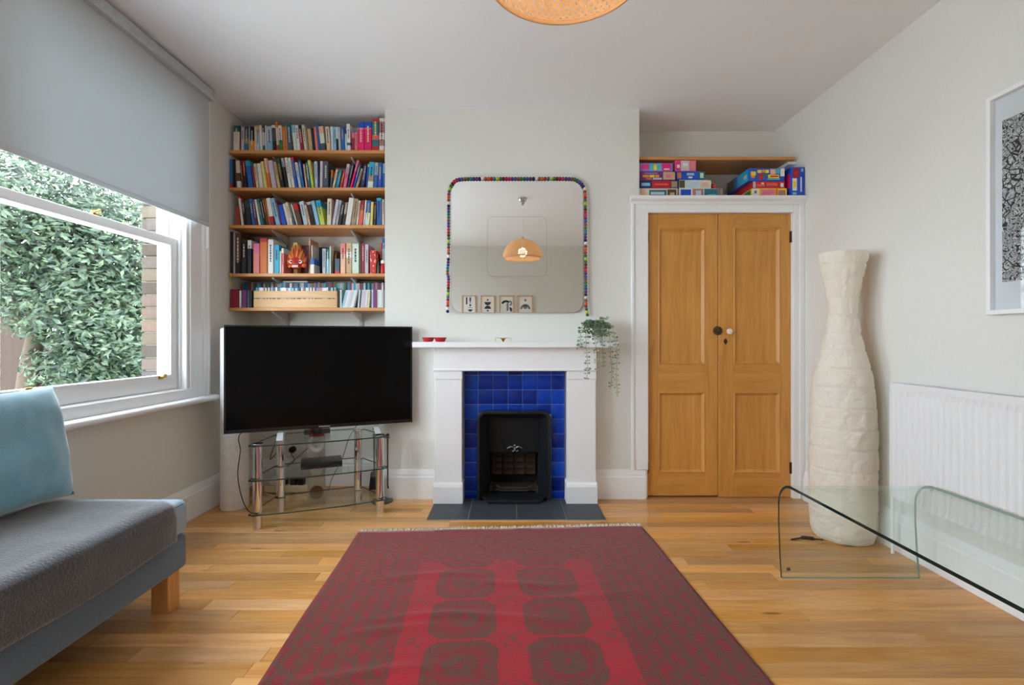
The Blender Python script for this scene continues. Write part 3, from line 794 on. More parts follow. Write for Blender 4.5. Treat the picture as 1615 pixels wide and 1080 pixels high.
M_POT = plain((226, 226, 222), 0.35, name='white_pot_glaze')
M_SUCC = leaf_mat('trailing_leaves', (92, 122, 98), (132, 158, 126), (178, 196, 150))
pl = thing('trailing_houseplant', 'trailing grey green houseplant in white pot on mantel end', 'plant', (PX(940, 3.2), 3.2, ZM))
px_c = PX(941, 3.2)
MB().lathe([(0.034, 0.0), (0.042, 0.01), (0.052, 0.085), (0.054, 0.092), (0.049, 0.092), (0.046, 0.080), (0.0, 0.078)], (px_c, 3.205, ZM + 0.0005), 24).build('pot', M_POT, pl, smooth=True)
MB().lathe([(0.0, 0.076), (0.0455, 0.079), (0.04, 0.083), (0.0, 0.085)], (px_c, 3.205, ZM), 16).build('soil', plain((60, 45, 35), 0.95, name='soil'), pl)
rp = random.Random(21)
def vine(pts, nleaf, size, parent=pl):
    P = bez(pts, 8); m = MB(); m.tube(P[::2] + [P[-1]], 0.0014, 5, 0)
    L = len(P)
    for k in range(nleaf):
        t_ = (k + rp.random() * 0.6) / nleaf; q = P[min(L - 1, int(t_ * (L - 1)))]
        for s in (-1, 1):
            a = Vector((s * (0.8 + rp.random() * 0.4), rp.uniform(-0.7, 0.5), rp.uniform(-0.5, 0.5))).normalized()
            nn = Vector((rp.gauss(0, .4), -1, rp.gauss(0, .6) + 0.3)).normalized(); b = nn.cross(a).normalized()
            sz = size * (0.95 + 0.6 * rp.random())
            o = q + a * 0.002
            m.add([o, o + a * sz * 0.5 + b * sz * 0.38, o + a * sz, o + a * sz * 0.5 - b * sz * 0.38, o + a * sz * 0.5 + nn * sz * 0.1], [(0, 1, 4), (1, 2, 4), (2, 3, 4), (3, 0, 4)], 1)
    return m.build('vine', [plain((120, 110, 70), 0.8, name='stem_green'), M_SUCC], parent, fix=False)
def P3(px, py, y): return (PX(px, y), y, PZ(py, y))
yv = 3.105
top = (px_c, 3.2, ZM + 0.09)
vine([top, P3(921, 511, 3.13), P3(916, 525, yv), P3(915, 542, yv), P3(911, 551, yv)], 12, 0.017)
vine([top, P3(927, 512, 3.13), P3(924, 528, yv), P3(926, 560, yv), P3(927, 580, yv), P3(925, 598, yv)], 19, 0.016)
vine([top, P3(937, 512, 3.13), P3(938, 530, yv), P3(941, 560, yv), P3(941, 588, yv)], 15, 0.016)
vine([top, P3(948, 510, 3.13), P3(950, 540, yv), P3(951, 565, yv), P3(951, 580, yv)], 11, 0.015)
vine([top, P3(958, 515, 3.13), P3(962, 540, yv), P3(964, 570, yv), P3(965, 595, yv), P3(962, 613, yv)], 18, 0.015)
vine([top, P3(962, 512, 3.13), P3(970, 535, yv), P3(973, 560, yv), P3(972, 595, yv), P3(974, 626, yv)], 22, 0.015)
vine([top, P3(948, 503, 3.19), P3(955, 501, 3.18)], 9, 0.020)
vine([top, P3(932, 508, 3.16), P3(922, 508, 3.15)], 9, 0.020)
for k in range(8):
    xk = px_c - 0.07 + 0.018 * k
    vine([top, (xk, 3.15, ZM + 0.115), (xk - 0.004, 3.135, ZM + 0.07), (xk + 0.003, 3.128, ZM + 0.02 + 0.01 * (k % 3))], 8, 0.018)
for k in range(9):
    a = 2 * PI * k / 9
    vine([top, (px_c + 0.05 * math.cos(a), 3.2 + 0.05 * math.sin(a), ZM + 0.12 + 0.02 * (k % 2)), (px_c + 0.075 * math.cos(a), 3.195 + 0.06 * math.sin(a), ZM + 0.085 + 0.015 * (k % 3))], 8, 0.022)

# ================================================================== alcove bookshelves
YSF = 3.33
SHZ = [PZ(v, YSF) for v in (236.5, 295.4, 354.6, 431.0, 485.0)]
SHN = ['top', 'second', 'third', 'fourth', 'lowest']
M_UP = plain((200, 198, 194), 0.5, var=0.03, name='shelf_rail_paint')
for i, z in enumerate(SHZ):
    sh = thing('wall_shelf', '%s pine shelf of the bookshelves left of the chimney breast' % SHN[i], 'shelf', ((XL + CXL) / 2, YSF, z), 'pine alcove bookshelves')
    MB().box(XL + 0.002, CXL - 0.002, YSF, YBL - 0.002, z - 0.022, z).build('board', M_PINE, sh, bevel=0.0025)
    for xb in (PX(452, 3.6), PX(569, 3.6)):
        m = MB(); m.prism([(YBL - 0.012, z - 0.0225), (YSF + 0.06, z - 0.0225), (YSF + 0.06, z - 0.030), (YBL - 0.03, z - 0.085), (YBL - 0.012, z - 0.085)], xb - 0.006, xb + 0.006, 'x')
        m.build('bracket', M_GREYMET, sh, bevel=0.001, seg=1)
for k, xb in enumerate((PX(452, 3.6), PX(569, 3.6))):
    m = MB(); m.box(xb - 0.011, xb + 0.011, YBL - 0.0115, YBL - 0.001, PZ(520, 3.6) - 0.12, SHZ[0] - 0.024)
    o = tag(m.build('slotted_upright', M_UP, bevel=0.001, seg=1), ['slotted wall upright holding shelf brackets nearer the window', 'slotted wall upright holding shelf brackets nearer the chimney breast'][k], 'shelf upright', 'slotted shelf uprights')
    zz = PZ(520, 3.6) - 0.10
    sl = MB()
    while zz < SHZ[4] - 0.09:
        for dx in (-0.004, 0.004): sl.box(xb + dx - 0.0015, xb + dx + 0.0015, YBL - 0.0122, YBL - 0.0114, zz, zz + 0.012)
        zz += 0.025
    sl.build('slots', M_BLACK, o)

PAL = dict(white=(226, 222, 216), cream=(218, 206, 184), teal=(44, 112, 124), black=(30, 28, 32), lilac=(196, 186, 200), grey=(120, 122, 124), slate=(70, 82, 96), orange=(214, 112, 40), amber=(226, 150, 20),
           brown=(92, 62, 46), tan=(196, 166, 122), blue=(38, 96, 170), navy=(30, 42, 96), sky=(140, 186, 214), paleblue=(186, 206, 218), cyan=(40, 160, 198), green=(54, 130, 66), darkgreen=(28, 72, 52),
           lime=(186, 206, 90), yellow=(222, 206, 120), red=(190, 38, 44), crimson=(150, 24, 56), maroon=(98, 30, 44), brick=(178, 72, 44), coral=(222, 96, 84), salmon=(224, 130, 128), pink=(222, 110, 150),
           magenta=(226, 10, 100), purple=(116, 54, 120), plum=(112, 48, 86), mint=(206, 222, 208), peach=(226, 178, 150), taupe=(160, 142, 118), silver=(176, 180, 184), rose=(178, 116, 116), gold=(190, 160, 84), olive=(84, 74, 40), royal=(30, 80, 190))
SAY = dict(paleblue='pale blue', darkgreen='dark green', sky='sky blue', royal='bright blue', mint='pale mint', rose='dusty rose', lime='lime green', brick='brick red', amber='amber yellow', gold='gold', slate='slate blue')
def say(c): return SAY.get(c, c)
BOOKM = {}
def bmat(c):
    if c not in BOOKM: BOOKM[c] = plain(PAL[c], 0.45, var=0.08, scale=70, name='book_cover_' + c)
    return BOOKM[c]
M_PAGES = plain((224, 214, 192), 0.9, var=0.06, scale=200, name='book_pages')
ORD = 'first second third fourth fifth sixth seventh eighth ninth tenth eleventh twelfth thirteenth fourteenth fifteenth sixteenth seventeenth eighteenth nineteenth'.split()
def ordn(n):
    if n <= 19: return ORD[n - 1]
    T = {2: 'twent', 3: 'thirt', 4: 'fort', 5: 'fift', 6: 'sixt', 7: 'sevent', 8: 'eight'}
    return T[n // 10] + 'ieth' if n % 10 == 0 else T[n // 10] + 'y-' + ORD[n % 10 - 1]

def sat(a, b):
    """Signed gap of two convex 2D polygons (positive: apart)."""
    best = -9
    for P in (a, b):
        for i in range(len(P)):
            ex, ez = P[(i + 1) % len(P)][0] - P[i][0], P[(i + 1) % len(P)][1] - P[i][1]
            l = math.hypot(ex, ez); nx, nz = ez / l, -ex / l
            pa = [nx * p[0] + nz * p[1] for p in a]; pb = [nx * p[0] + nz * p[1] for p in b]
            best = max(best, min(pb) - max(pa), min(pa) - max(pb))
    return best

def book_mesh(t, h, dep, segs, seed):
    """One book standing at the origin: x thickness, y depth (spine at 0), z height; bands on the spine, page block, boards."""
    r = random.Random(seed)
    names = [c for _, c in segs]; mats = []; idx = {}
    for c in names:
        if c not in idx: idx[c] = len(mats); mats.append(bmat(c))
    pi = len(mats); mats.append(M_PAGES)
    dark = sum(PAL[names[0]]) < 380
    tc = r.choice(['white', 'cream', 'gold', 'yellow'] if dark else ['black', 'navy', 'maroon', 'slate'])
    ti = len(mats); mats.append(bmat(tc))
    m = MB()
    e = min(0.0022, t * 0.2)
    m.box(e, t - e, 0.002, dep - 0.004, 0.003, h - 0.003, pi)
    z = h; a = 0.0
    for fr, c in segs:
        z2 = max(0.0, z - fr * h)
        b = min(0.002, t * 0.15)
        m.prism([(0, 0.003), (b, 0.0), (t - b, 0.0), (t, 0.003), (t, dep), (t - e, dep), (t - e, 0.004), (e, 0.004), (e, dep), (0, dep)], z2, z, 'z', idx[c])
        z = z2
    if t > 0.011 and r.random() < 0.6:
        z = h * r.uniform(0.8, 0.92); end = h * r.uniform(0.25, 0.5)
        while z > end:
            L = h * r.uniform(0.03, 0.09)
            m.box(t * 0.38, t * 0.62, -0.0004, 0.001, max(end, z - L), z, ti); z -= L + h * 0.02
    return m, mats

COUNT = {}
def parse(spec):
    out, left = [], 1.0
    ps = spec.split('|')
    for p in ps[:-1]:
        c, f = p.split(':'); out.append((float(f), c)); left -= float(f)
    out.append((left, ps[-1])); return out

def put_books(si, items, ya, x_end, dep=0.19):
    """items: (bottom-left px, bottom-right px, top-left px, top px, spec); each is stood on shelf si, leaning as it leans."""
    z0 = SHZ[si]; polys = []
    s = F / ya
    zb_px = CY - (z0 - HC) * s
    for scale in (1.0, 0.96, 0.92, 0.88, 0.84, 0.80):
        polys = []; ok = True
        for it in items:
            b0, b1, t0, tp, spec = it[:5]
            hv = max(0.09, (zb_px - tp) / s)
            th = math.atan2((b0 - t0) / s, hv)                      # > 0: the top leans to the left
            if abs(th) < 0.012: th = 0.0
            t = max(0.006, (b1 - b0) / s * math.cos(th) * scale * 0.985)
            hh = (hv - t * abs(math.sin(th))) / math.cos(th)
            x = PX(b0, ya)
            def poly(x):
                c, sn = math.cos(th), math.sin(th)
                if th >= 0: R = [(0, 0), (t, 0), (t, hh), (0, hh)]
                else: R = [(-t, 0), (0, 0), (0, hh), (-t, hh)]
                Q = [(x + u * c - v * sn, z0 + 0.0004 + u * sn + v * c) for u, v in R]
                return Q
            if th < 0: x += t * math.cos(th)
            Q = poly(x)
            for _ in range(400):
                if all(sat(p[0], Q) >= 0.0003 for p in polys[-4:]) and min(q[0] for q in Q) > XL + 0.002: break
                x += 0.0005; Q = poly(x)
            polys.append((Q, th, t, hh, x, spec, it[5] if len(it) > 5 else 0.0))
        if max(q[0] for p in polys for q in p[0]) < x_end: break
    n = 0
    for (Q, th, t, hh, x, spec, dy) in polys:
        COUNT[si] = COUNT.get(si, 0) + 1; n = COUNT[si]
        segs = parse(spec)
        m, mats = book_mesh(t, hh, dep - dy * 0.5, segs, si * 100 + n)
        if th < 0: m.v = [(p[0] - t, p[1], p[2]) for p in m.v]
        o = m.build('book', mats, None, origin=(0, 0, 0), fix=True)
        o.location = (x, ya + dy, z0 + 0.0004); o.rotation_euler = (0, -th, 0)
        names = [c for _, c in segs]
        if len(names) == 1: d = say(names[0]) + ' book'
        elif len(names) == 2: d = '%s book with %s top' % (say(names[1]), say(names[0]))
        else: d = '%s, %s and %s spined book' % (say(names[0]), say(names[1]), say(names[2]))
        pre = 'leaning ' if abs(th) > 0.10 else ('thick ' if t > 0.04 else ('thin ' if t < 0.013 else ''))
        tag(o, '%s%s, %s from left on %s bookshelf' % (pre, d, ordn(n), SHN[si]), 'book', 'books on the alcove shelves')

def conv(items, ox, oy, k): return [(ox + a / k, ox + b / k, ox + t / k, oy + tp / k, *rest) for (a, b, t, tp, *rest) in items]

S1 = conv([(160, 283, 160, 165, 'teal:.24|white'), (285, 305, 285, 265, 'brown'), (310, 372, 310, 185, 'lilac'), (376, 455, 376, 180, 'slate:.5|taupe:.2|teal'), (462, 480, 462, 165, 'paleblue'), (482, 568, 482, 182, 'black:.58|amber'),
    (572, 612, 566, 172, 'cream'), (615, 672, 608, 165, 'tan:.28|paleblue'), (674, 722, 655, 155, 'white'), (724, 775, 705, 145, 'black:.3|lilac:.5|teal'), (778, 808, 765, 160, 'white'), (812, 915, 788, 178, 'paleblue:.6|sky'),
    (918, 990, 885, 150, 'white:.12|slate:.5|black'), (992, 1040, 960, 80, 'orange:.2|cream:.6|brick'), (1050, 1122, 1018, 155, 'white:.58|green'), (1130, 1200, 1098, 180, 'orange'), (1203, 1222, 1170, 150, 'tan'),
    (1225, 1318, 1192, 110, 'teal:.3|slate'), (1325, 1392, 1268, 148, 'sky:.3|mint'), (1395, 1460, 1342, 148, 'white'), (1463, 1525, 1412, 150, 'black:.25|crimson'), (1528, 1585, 1466, 148, 'cream')], 355, 185, 12.42) + conv([
    (28, 62, -25, 270, 'taupe'), (66, 135, 22, 272, 'tan'), (142, 192, 95, 258, 'black'), (205, 256, 162, 235, 'salmon'), (262, 300, 205, 165, 'blue'), (305, 395, 252, 222, 'peach:.3|mint:.4|slate'), (425, 500, 388, 232, 'cream:.6|peach'),
    (505, 555, 488, 232, 'paleblue'), (558, 602, 543, 240, 'sky'), (606, 640, 592, 238, 'mint:.5|black'), (644, 690, 626, 240, 'silver'), (693, 765, 668, 245, 'blue'), (768, 800, 755, 368, 'paleblue'), (803, 872, 788, 182, 'white:.7|teal:.1|white'),
    (888, 945, 888, 345, 'pink:.3|crimson'), (948, 1002, 948, 345, 'salmon'), (1006, 1128, 1004, 150, 'royal:.2|pink:.05|magenta'), (1134, 1268, 1130, 150, 'royal:.2|pink:.05|magenta'), (1275, 1408, 1268, 92, 'red:.1|teal:.4|coral:.15|teal:.2|red'), (1412, 1506, 1408, 75, 'white:.1|rose:.35|white:.2|rose:.2|white')], 480, 180, 11.96)
put_books(0, S1, 3.345, CXL - 0.003)
S2 = conv([(150, 215, 150, 260, 'blue:.85|red'), (218, 258, 210, 262, 'black'), (262, 285, 235, 290, 'brown'), (290, 385, 262, 290, 'cream:.45|brown:.3|white'), (388, 432, 338, 285, 'maroon'), (436, 505, 388, 285, 'crimson:.4|black'), (515, 630, 440, 282, 'cyan:.2|blue'),
    (634, 668, 580, 390, 'red'), (672, 735, 612, 345, 'cream'), (738, 826, 682, 340, 'white'), (830, 902, 750, 300, 'yellow'), (906, 975, 815, 240, 'peach:.5|orange'), (980, 1090, 890, 280, 'lilac'), (1095, 1160, 1000, 310, 'tan'),
    (1163, 1245, 1055, 235, 'darkgreen:.5|black'), (1248, 1308, 1150, 235, 'silver:.3|black'), (1312, 1378, 1220, 222, 'white'), (1380, 1440, 1290, 230, 'mint:.2|white'), (1443, 1500, 1345, 215, 'magenta:.1|royal'), (1503, 1568, 1420, 320, 'white:.3|paleblue'), (1571, 1625, 1485, 275, 'blue')], 350, 230, 12.42) + conv([
    (26, 65, -30, 330, 'peach'), (70, 126, 15, 300, 'teal'), (130, 186, 55, 258, 'yellow:.5|lime'), (192, 255, 175, 283, 'paleblue'), (258, 276, 250, 300, 'navy'), (279, 338, 285, 278, 'lilac'), (342, 455, 345, 283, 'slate'),
    (462, 498, 490, 440, 'orange:.4|slate'), (505, 552, 575, 430, 'cream'), (572, 628, 645, 425, 'teal:.2|cyan'), (638, 692, 712, 430, 'red'), (698, 768, 770, 325, 'lilac:.4|pink'), (772, 822, 870, 318, 'navy'), (826, 872, 960, 258, 'pink:.4|magenta'),
    (880, 925, 995, 345, 'teal:.3|royal'), (930, 985, 1030, 405, 'taupe'), (1000, 1082, 1070, 330, 'navy'), (1086, 1118, 1125, 330, 'yellow:.12|royal'), (1122, 1245, 1160, 288, 'cyan:.5|taupe:.25|mint'), (1250, 1325, 1278, 300, 'silver:.5|blue'), (1330, 1415, 1345, 305, 'blue:.5|royal'), (1420, 1466, 1428, 320, 'sky:.4|blue')], 480, 230, 11.54)
put_books(1, S2, 3.345, CXL - 0.003)
S3 = conv([(212, 325, 212, 300, 'brick', 0.03), (382, 430, 308, 110, 'red:.08|white'), (433, 485, 375, 180, 'maroon:.4|black'), (488, 588, 430, 185, 'darkgreen:.3|black'), (592, 650, 520, 165, 'blue'), (653, 696, 590, 190, 'plum'), (700, 745, 612, 178, 'white'), (748, 808, 655, 160, 'teal'),
    (812, 858, 715, 150, 'black'), (861, 905, 760, 150, 'brown:.6|olive'), (908, 930, 800, 165, 'orange'), (934, 1020, 840, 148, 'white:.68|crimson'), (1024, 1112, 902, 148, 'sky'), (1116, 1150, 1000, 190, 'plum'), (1154, 1245, 1070, 275, 'royal'), (1252, 1308, 1150, 262, 'cream'), (1312, 1372, 1205, 232, 'cream:.4|white'),
    (1376, 1420, 1268, 250, 'slate'), (1424, 1452, 1306, 268, 'white'), (1458, 1560, 1345, 252, 'red:.3|brown')], 350, 300, 12.42) + conv([(-10, 72, -100, 195, 'paleblue'), (80, 122, -5, 262, 'peach'), (128, 212, 35, 205, 'silver:.12|black'), (216, 288, 112, 185, 'sky'), (294, 385, 198, 175, 'cyan:.28|lime'),
    (408, 490, 418, 152, 'cream'), (500, 560, 580, 165, 'lilac'), (566, 606, 640, 178, 'silver'), (610, 668, 690, 208, 'black'), (672, 732, 735, 225, 'grey:.45|black'), (738, 838, 815, 130, 'white'), (842, 930, 902, 150, 'taupe'), (936, 976, 985, 185, 'cream'), (980, 1056, 1035, 178, 'crimson:.4|coral'),
    (1060, 1088, 1100, 175, 'white'), (1092, 1176, 1128, 182, 'blue:.5|mint'), (1180, 1232, 1205, 212, 'yellow'), (1236, 1290, 1245, 225, 'black'), (1296, 1384, 1300, 138, 'cyan:.1|blue'), (1388, 1408, 1392, 190, 'rose'), (1412, 1446, 1415, 165, 'mint'), (1449, 1472, 1450, 172, 'plum')], 480, 300, 11.54)
put_books(2, S3, 3.345, CXL - 0.003)
S4 = conv([(156, 212, 156, 62, 'black'), (216, 242, 216, 72, 'lilac'), (250, 352, 250, 90, 'brown:.7|black'), (362, 468, 362, 215, 'black'), (482, 555, 482, 225, 'white:.25|black'), (590, 708, 590, 290, 'pink:.3|salmon'), (718, 855, 718, 192, 'red:.1|orange'), (868, 975, 868, 212, 'white'), (985, 1085, 985, 312, 'cyan'),
    (1090, 1120, 1090, 430, 'mint'), (1124, 1170, 1124, 378, 'white:.2|salmon'), (1226, 1308, 1226, 215, 'yellow', 0.10), (1312, 1525, 1312, 240, 'maroon', 0.16), (1535, 1572, 1535, 150, 'peach', 0.09)], 350, 360, 12.0) + conv([
    (60, 85, 60, 280, 'white', 0.06), (88, 320, 88, 262, 'navy', 0.17), (325, 392, 325, 370, 'silver'), (400, 450, 400, 380, 'teal:.4|sky'), (455, 482, 455, 322, 'mint'), (500, 545, 500, 380, 'brown', 0.05),
    (655, 750, 655, 275, 'salmon:.35|peach'), (760, 862, 760, 272, 'tan:.28|white:.2|tan'), (868, 995, 868, 280, 'mint'), (1004, 1034, 1004, 290, 'olive'), (1038, 1095, 1038, 280, 'crimson'), (1100, 1165, 1100, 292, 'lilac')], 480, 360, 11.54)
put_books(3, S4, 3.345, CXL - 0.05)

# flame faced mask in front of the fourth shelf's books
zs = SHZ[3]; ym = 3.365; mxc, mzc = PX(468, ym), PZ(411, ym)
M_FL = [plain((206, 96, 40), 0.5, var=0.15, name='mask_orange'), plain((184, 44, 34), 0.5, var=0.15, name='mask_red'), plain((222, 150, 70), 0.5, var=0.12, name='mask_yellow')]
mk = thing('carved_mask', 'red and orange carved mask with flame hair and fangs', 'mask', (mxc, ym, zs))
MB().lathe([(0.0, -0.026), (0.020, -0.024), (0.038, -0.014), (0.048, 0.0), (0.046, 0.014), (0.0, 0.016)], (mxc, ym, mzc - 0.012), 24, axis='y').build('face', M_FL[1], mk, smooth=True)
rm = random.Random(4)
for k in range(30):
    a = -0.55 + (PI + 1.1) * k / 29; up = math.sin(a)
    L = 0.028 + 0.055 * max(0, up) ** 3 + 0.012 * rm.random(); r0 = 0.040
    p0 = Vector((mxc + math.cos(a) * r0, ym + 0.004, mzc - 0.012 + math.sin(a) * r0))
    dv = Vector((math.cos(a) * (0.55 if up > 0.5 else 1), 0, math.sin(a) + (0.25 if up > 0 else 0))).normalized()
    q = p0 + dv * L
    if q.z < zs + 0.004: q.z = zs + 0.004
    MB().tube([p0, (p0 + q) / 2 + Vector((0.004 * (-1) ** k, -0.006, 0)), q], [0.010, 0.0075, 0.001], 6).build('flame', M_FL[(0, 2, 0, 1)[k % 4]], mk, smooth=True)
for k in range(8):
    a = PI * 0.22 + PI * 0.56 * k / 7
    p0 = Vector((mxc + math.cos(a) * 0.03, ym - 0.010, mzc + math.sin(a) * 0.022)); q = p0 + Vector((math.cos(a) * 0.030, 0.006, 0.045 + 0.03 * math.sin(a)))
    MB().tube([p0, (p0 + q) / 2 + Vector((0.003, -0.006, 0)), q], [0.009, 0.006, 0.001], 6).build('flame', M_FL[(2, 0, 1)[k % 3]], mk, smooth=True)
for sx in (-1, 1):
    e = MB().lathe([(0.013, 0.0), (0.013, -0.005), (0.009, -0.007), (0.0, -0.007)], (mxc + sx * 0.031, ym - 0.014, mzc - 0.010), 16, axis='y').build('eye', plain((226, 216, 200), 0.4, name='mask_white'), mk, smooth=True)
    MB().sphere((mxc + sx * 0.031, ym - 0.021, mzc - 0.010), 0.006, 8, 6).build('pupil', M_BLACK, e, smooth=True)
MB().sphere((mxc, ym - 0.026, mzc - 0.010), 0.012, 10, 7, 1.3, 0.8, 0.8).build('nose', M_FL[1], mk, smooth=True)
MB().sphere((mxc, ym - 0.014, mzc - 0.036), 0.026, 12, 7, 1.0, 0.45, 0.42).build('mouth', plain((110, 20, 26), 0.5, name='mask_mouth'), mk, smooth=True)
for k in range(5):
    xk = mxc + (k - 2) * 0.0085
    MB().box(xk - 0.0036, xk + 0.0036, ym - 0.029, ym - 0.022, mzc - 0.050, mzc - 0.034).build('tooth', plain((232, 214, 210), 0.35, name='ivory'), mk, bevel=0.001)
# small pieces among the books of the fourth shelf
def sbox(name, label, cat, px0, px1, pz, y, dep, spec, si=3):
    m, mats = book_mesh(PX(px1, y) - PX(px0, y), PZ(pz, y) - SHZ[si], dep, parse(spec), int(px0))
    o = m.build(name, mats, None, origin=(0, 0, 0)); o.location = (PX(px0, y), y, SHZ[si] + 0.0004)
    return tag(o, label, cat)
sbox('notebook', 'short white notebook with blue top beside the carved mask', 'book', 489, 495.5, 408, 3.35, 0.10, 'blue:.38|white')
sbox('pocket_book', 'short navy patterned pocket book on a red base, fourth bookshelf', 'book', 528, 535.5, 408, 3.345, 0.09, 'slate:.82|red')
M_DOT = None
t = NT('spotted_tin'); v_ = t.voro(t.mapping(t.coord(), (60, 60, 45)), 1.0)
t.base(t.mix(v_ < 0.30, lin((196, 30, 36)), lin((236, 190, 150))), 0.35); M_DOT = t.mat
o = MB().box(PX(583.5, 3.345), PX(593, 3.345), 3.345, 3.42, zs + 0.0004, PZ(394, 3.345)).build('spotted_tin', M_DOT, bevel=0.003); tag(o, 'red tin with cream spots near the end of fourth bookshelf', 'tin')
fg = thing('painted_figurine', 'small red figurine with a white cap at chimney end of shelf', 'figurine', (PX(604, 3.35), 3.36, zs))
MB().lathe([(0.014, 0.0), (0.017, 0.01), (0.016, 0.05), (0.012, 0.068), (0.011, 0.072)], (PX(603.8, 3.36), 3.365, zs + 0.0004), 16).build('body', plain((190, 24, 34), 0.35, name='figurine_red'), fg, smooth=True)
MB().lathe([(0.014, 0.072), (0.0155, 0.078), (0.014, 0.092), (0.004, 0.10), (0.0, 0.1)], (PX(603.8, 3.36), 3.365, zs + 0.0004), 16).build('cap', plain((232, 226, 222), 0.6, name='figurine_white'), fg, smooth=True)
tag(MB().lathe([(0.010, 0.0), (0.011, 0.004), (0.011, 0.045), (0.006, 0.058), (0.005, 0.08), (0.006, 0.082)], (PX(596.8, 3.36), 3.36, zs + 0.0004), 14).build('small_bottle', plain((70, 92, 62), 0.2, spec=0.6, name='green_bottle_glass'), smooth=True), 'slim green bottle between spotted tin and red figurine', 'bottle')
pc, pr = PX(598, 3.58), 0.088
pt = MB().lathe([(0.0, 0.0), (0.06, 0.002), (pr, -0.008), (pr + 0.001, -0.005), (0.06, 0.006), (0.0, 0.005)], (pc - 0.012, 3.603, zs + pr + 0.003), 32, axis='y').build('display_plate', plain((24, 34, 66), 0.2, spec=0.6, name='dark_blue_glaze'), smooth=True)
tag(pt, 'round dark blue plate propped behind books on fourth bookshelf', 'plate')
for k, (a, b, tp, sp) in enumerate(((599, 602.2, 383, 'coral:.5|navy'), (602.6, 607.0, 375, 'blue:.3|sky:.4|blue'))):
    sbox('booklet', ['thin coral and navy booklet standing behind the red figurine', 'blue striped booklet standing behind the red figurine'][k], 'book', a, b, tp, 3.40, 0.15, sp)
rib = bez([(PX(364, 3.325), 3.3265, SHZ[3] + 0.001), (PX(364, 3.325), 3.3255, SHZ[3] - 0.02), (PX(363.2, 3.325), 3.326, PZ(440, 3.325)), (PX(364.5, 3.325), 3.326, PZ(449, 3.325))], 6)
m = MB()
for a, b in zip(rib, rib[1:]):
    m.add([(a.x - 0.004, a.y, a.z), (a.x + 0.004, a.y, a.z), (b.x + 0.004, b.y, b.z), (b.x - 0.004, b.y, b.z), (a.x - 0.004, a.y - .001, a.z), (a.x + 0.004, a.y - .001, a.z), (b.x + 0.004, b.y - .001, b.z), (b.x - 0.004, b.y - .001, b.z)], [(0, 1, 2, 3), (7, 6, 5, 4), (0, 3, 7, 4), (1, 5, 6, 2)])
tag(m.build('ribbon', plain((206, 190, 40), 0.7, name='yellow_ribbon')), 'yellow ribbon hanging from window end of the fourth shelf', 'ribbon')

# ---- lowest shelf: pine crate of discs, cases in rows
zs = SHZ[4]
def case(name, x, t, y, dep, h, c, label, lean=0.0, grp='disc cases'):
    m = MB(); m.box(0, t, 0, dep, 0, h, 0); m.box(t * 0.2, t * 0.8, -0.0004, 0.001, h * 0.12, h * 0.9, 1)
    o = m.build(name, [plain((205, 210, 214), 0.15, spec=0.6, name='clear_case') if c in ('paleblue', 'silver', 'white') else bmat(c), bmat(c)], None, origin=(0, 0, 0), fix=False)
    o.location = (x, y, zs + 0.0004); o.rotation_euler = (0, lean, 0)
    return tag(o, label, 'disc case', grp)
rc = random.Random(31)
# back row of tall film cases
x = XL + 0.006; n = 0
back_cols = ['navy', 'crimson', 'purple', 'blue', 'teal', 'olive', 'black', 'lilac', 'slate', 'white', 'sky', 'grey', 'cyan', 'paleblue', 'cream', 'rose', 'green', 'silver']
while x < CXL - 0.02:
    n += 1; t_ = rc.choice((0.0138, 0.0145, 0.0152)); c = rc.choice(back_cols)
    case('film_case', x, t_ - 0.0004, 3.484, 0.134, 0.188 + rc.uniform(-0.004, 0.003), c, '%s film case in back row, %s from left on lowest bookshelf' % (say(c), ordn(n)), grp='film cases in the back row of the lowest shelf')
    x += t_
# front left
for k, (a, b, tp, c, cat) in enumerate(((363.5, 376.5, 456, 'crimson', 'crimson boxed set'), (377.5, 380.5, 458, 'white', 'thin white case'), (381.5, 388.5, 457.5, 'purple', 'purple case'), (390.0, 393.0, 458, 'slate', 'thin slate blue case'), (393.5, 397.0, 458, 'black', 'thin black case'))):
    x0_, x1_ = PX(a, 3.345), PX(b, 3.345)
    case('disc_case', max(x0_, XL + 0.004), x1_ - max(x0_, XL + 0.004), 3.345, 0.125, PZ(tp, 3.345) - zs, c, '%s left of the pine crate, %s from left wall' % (cat, ordn(k + 1)), grp='disc cases beside the pine crate')
# crate
M_CRATE = wood('pale_pine', [(0.25, lin((206, 160, 110))), (0.55, lin((226, 188, 142))), (0.85, lin((236, 204, 164)))], 'x', 1.0, 0.5)
kx0, kx1, ky0, ky1 = PX(400.0, 3.335), PX(531.5, 3.335), 3.335, 3.478
cr = thing('disc_crate', 'long pale pine slatted crate holding disc cases on lowest shelf', 'crate', ((kx0 + kx1) / 2, (ky0 + ky1) / 2, zs))
kz = PZ(458.6, 3.335); km = PZ(470.6, 3.335)
for (a, b) in ((ky0, ky0 + 0.009), (ky1 - 0.009, ky1)):
    box('slat', M_CRATE, cr, kx0, kx1, a, b, zs + 0.0006, km - 0.003, 0.001); box('slat', M_CRATE, cr, kx0, kx1, a, b, km + 0.003, kz, 0.001)
for (a, b) in ((kx0, kx0 + 0.009), (kx1 - 0.009, kx1)): box('end_board', M_CRATE, cr, a, b, ky0 + 0.009, ky1 - 0.009, zs + 0.0006, kz, 0.001)
box('base_board', M_CRATE, cr, kx0 + 0.009, kx1 - 0.009, ky0 + 0.009, ky1 - 0.009, zs + 0.0006, zs + 0.006)
x = kx0 + 0.011; n = 0
cc = ['white', 'paleblue', 'silver', 'slate', 'black', 'white', 'sky', 'navy', 'cream', 'grey', 'lilac', 'rose', 'cyan']
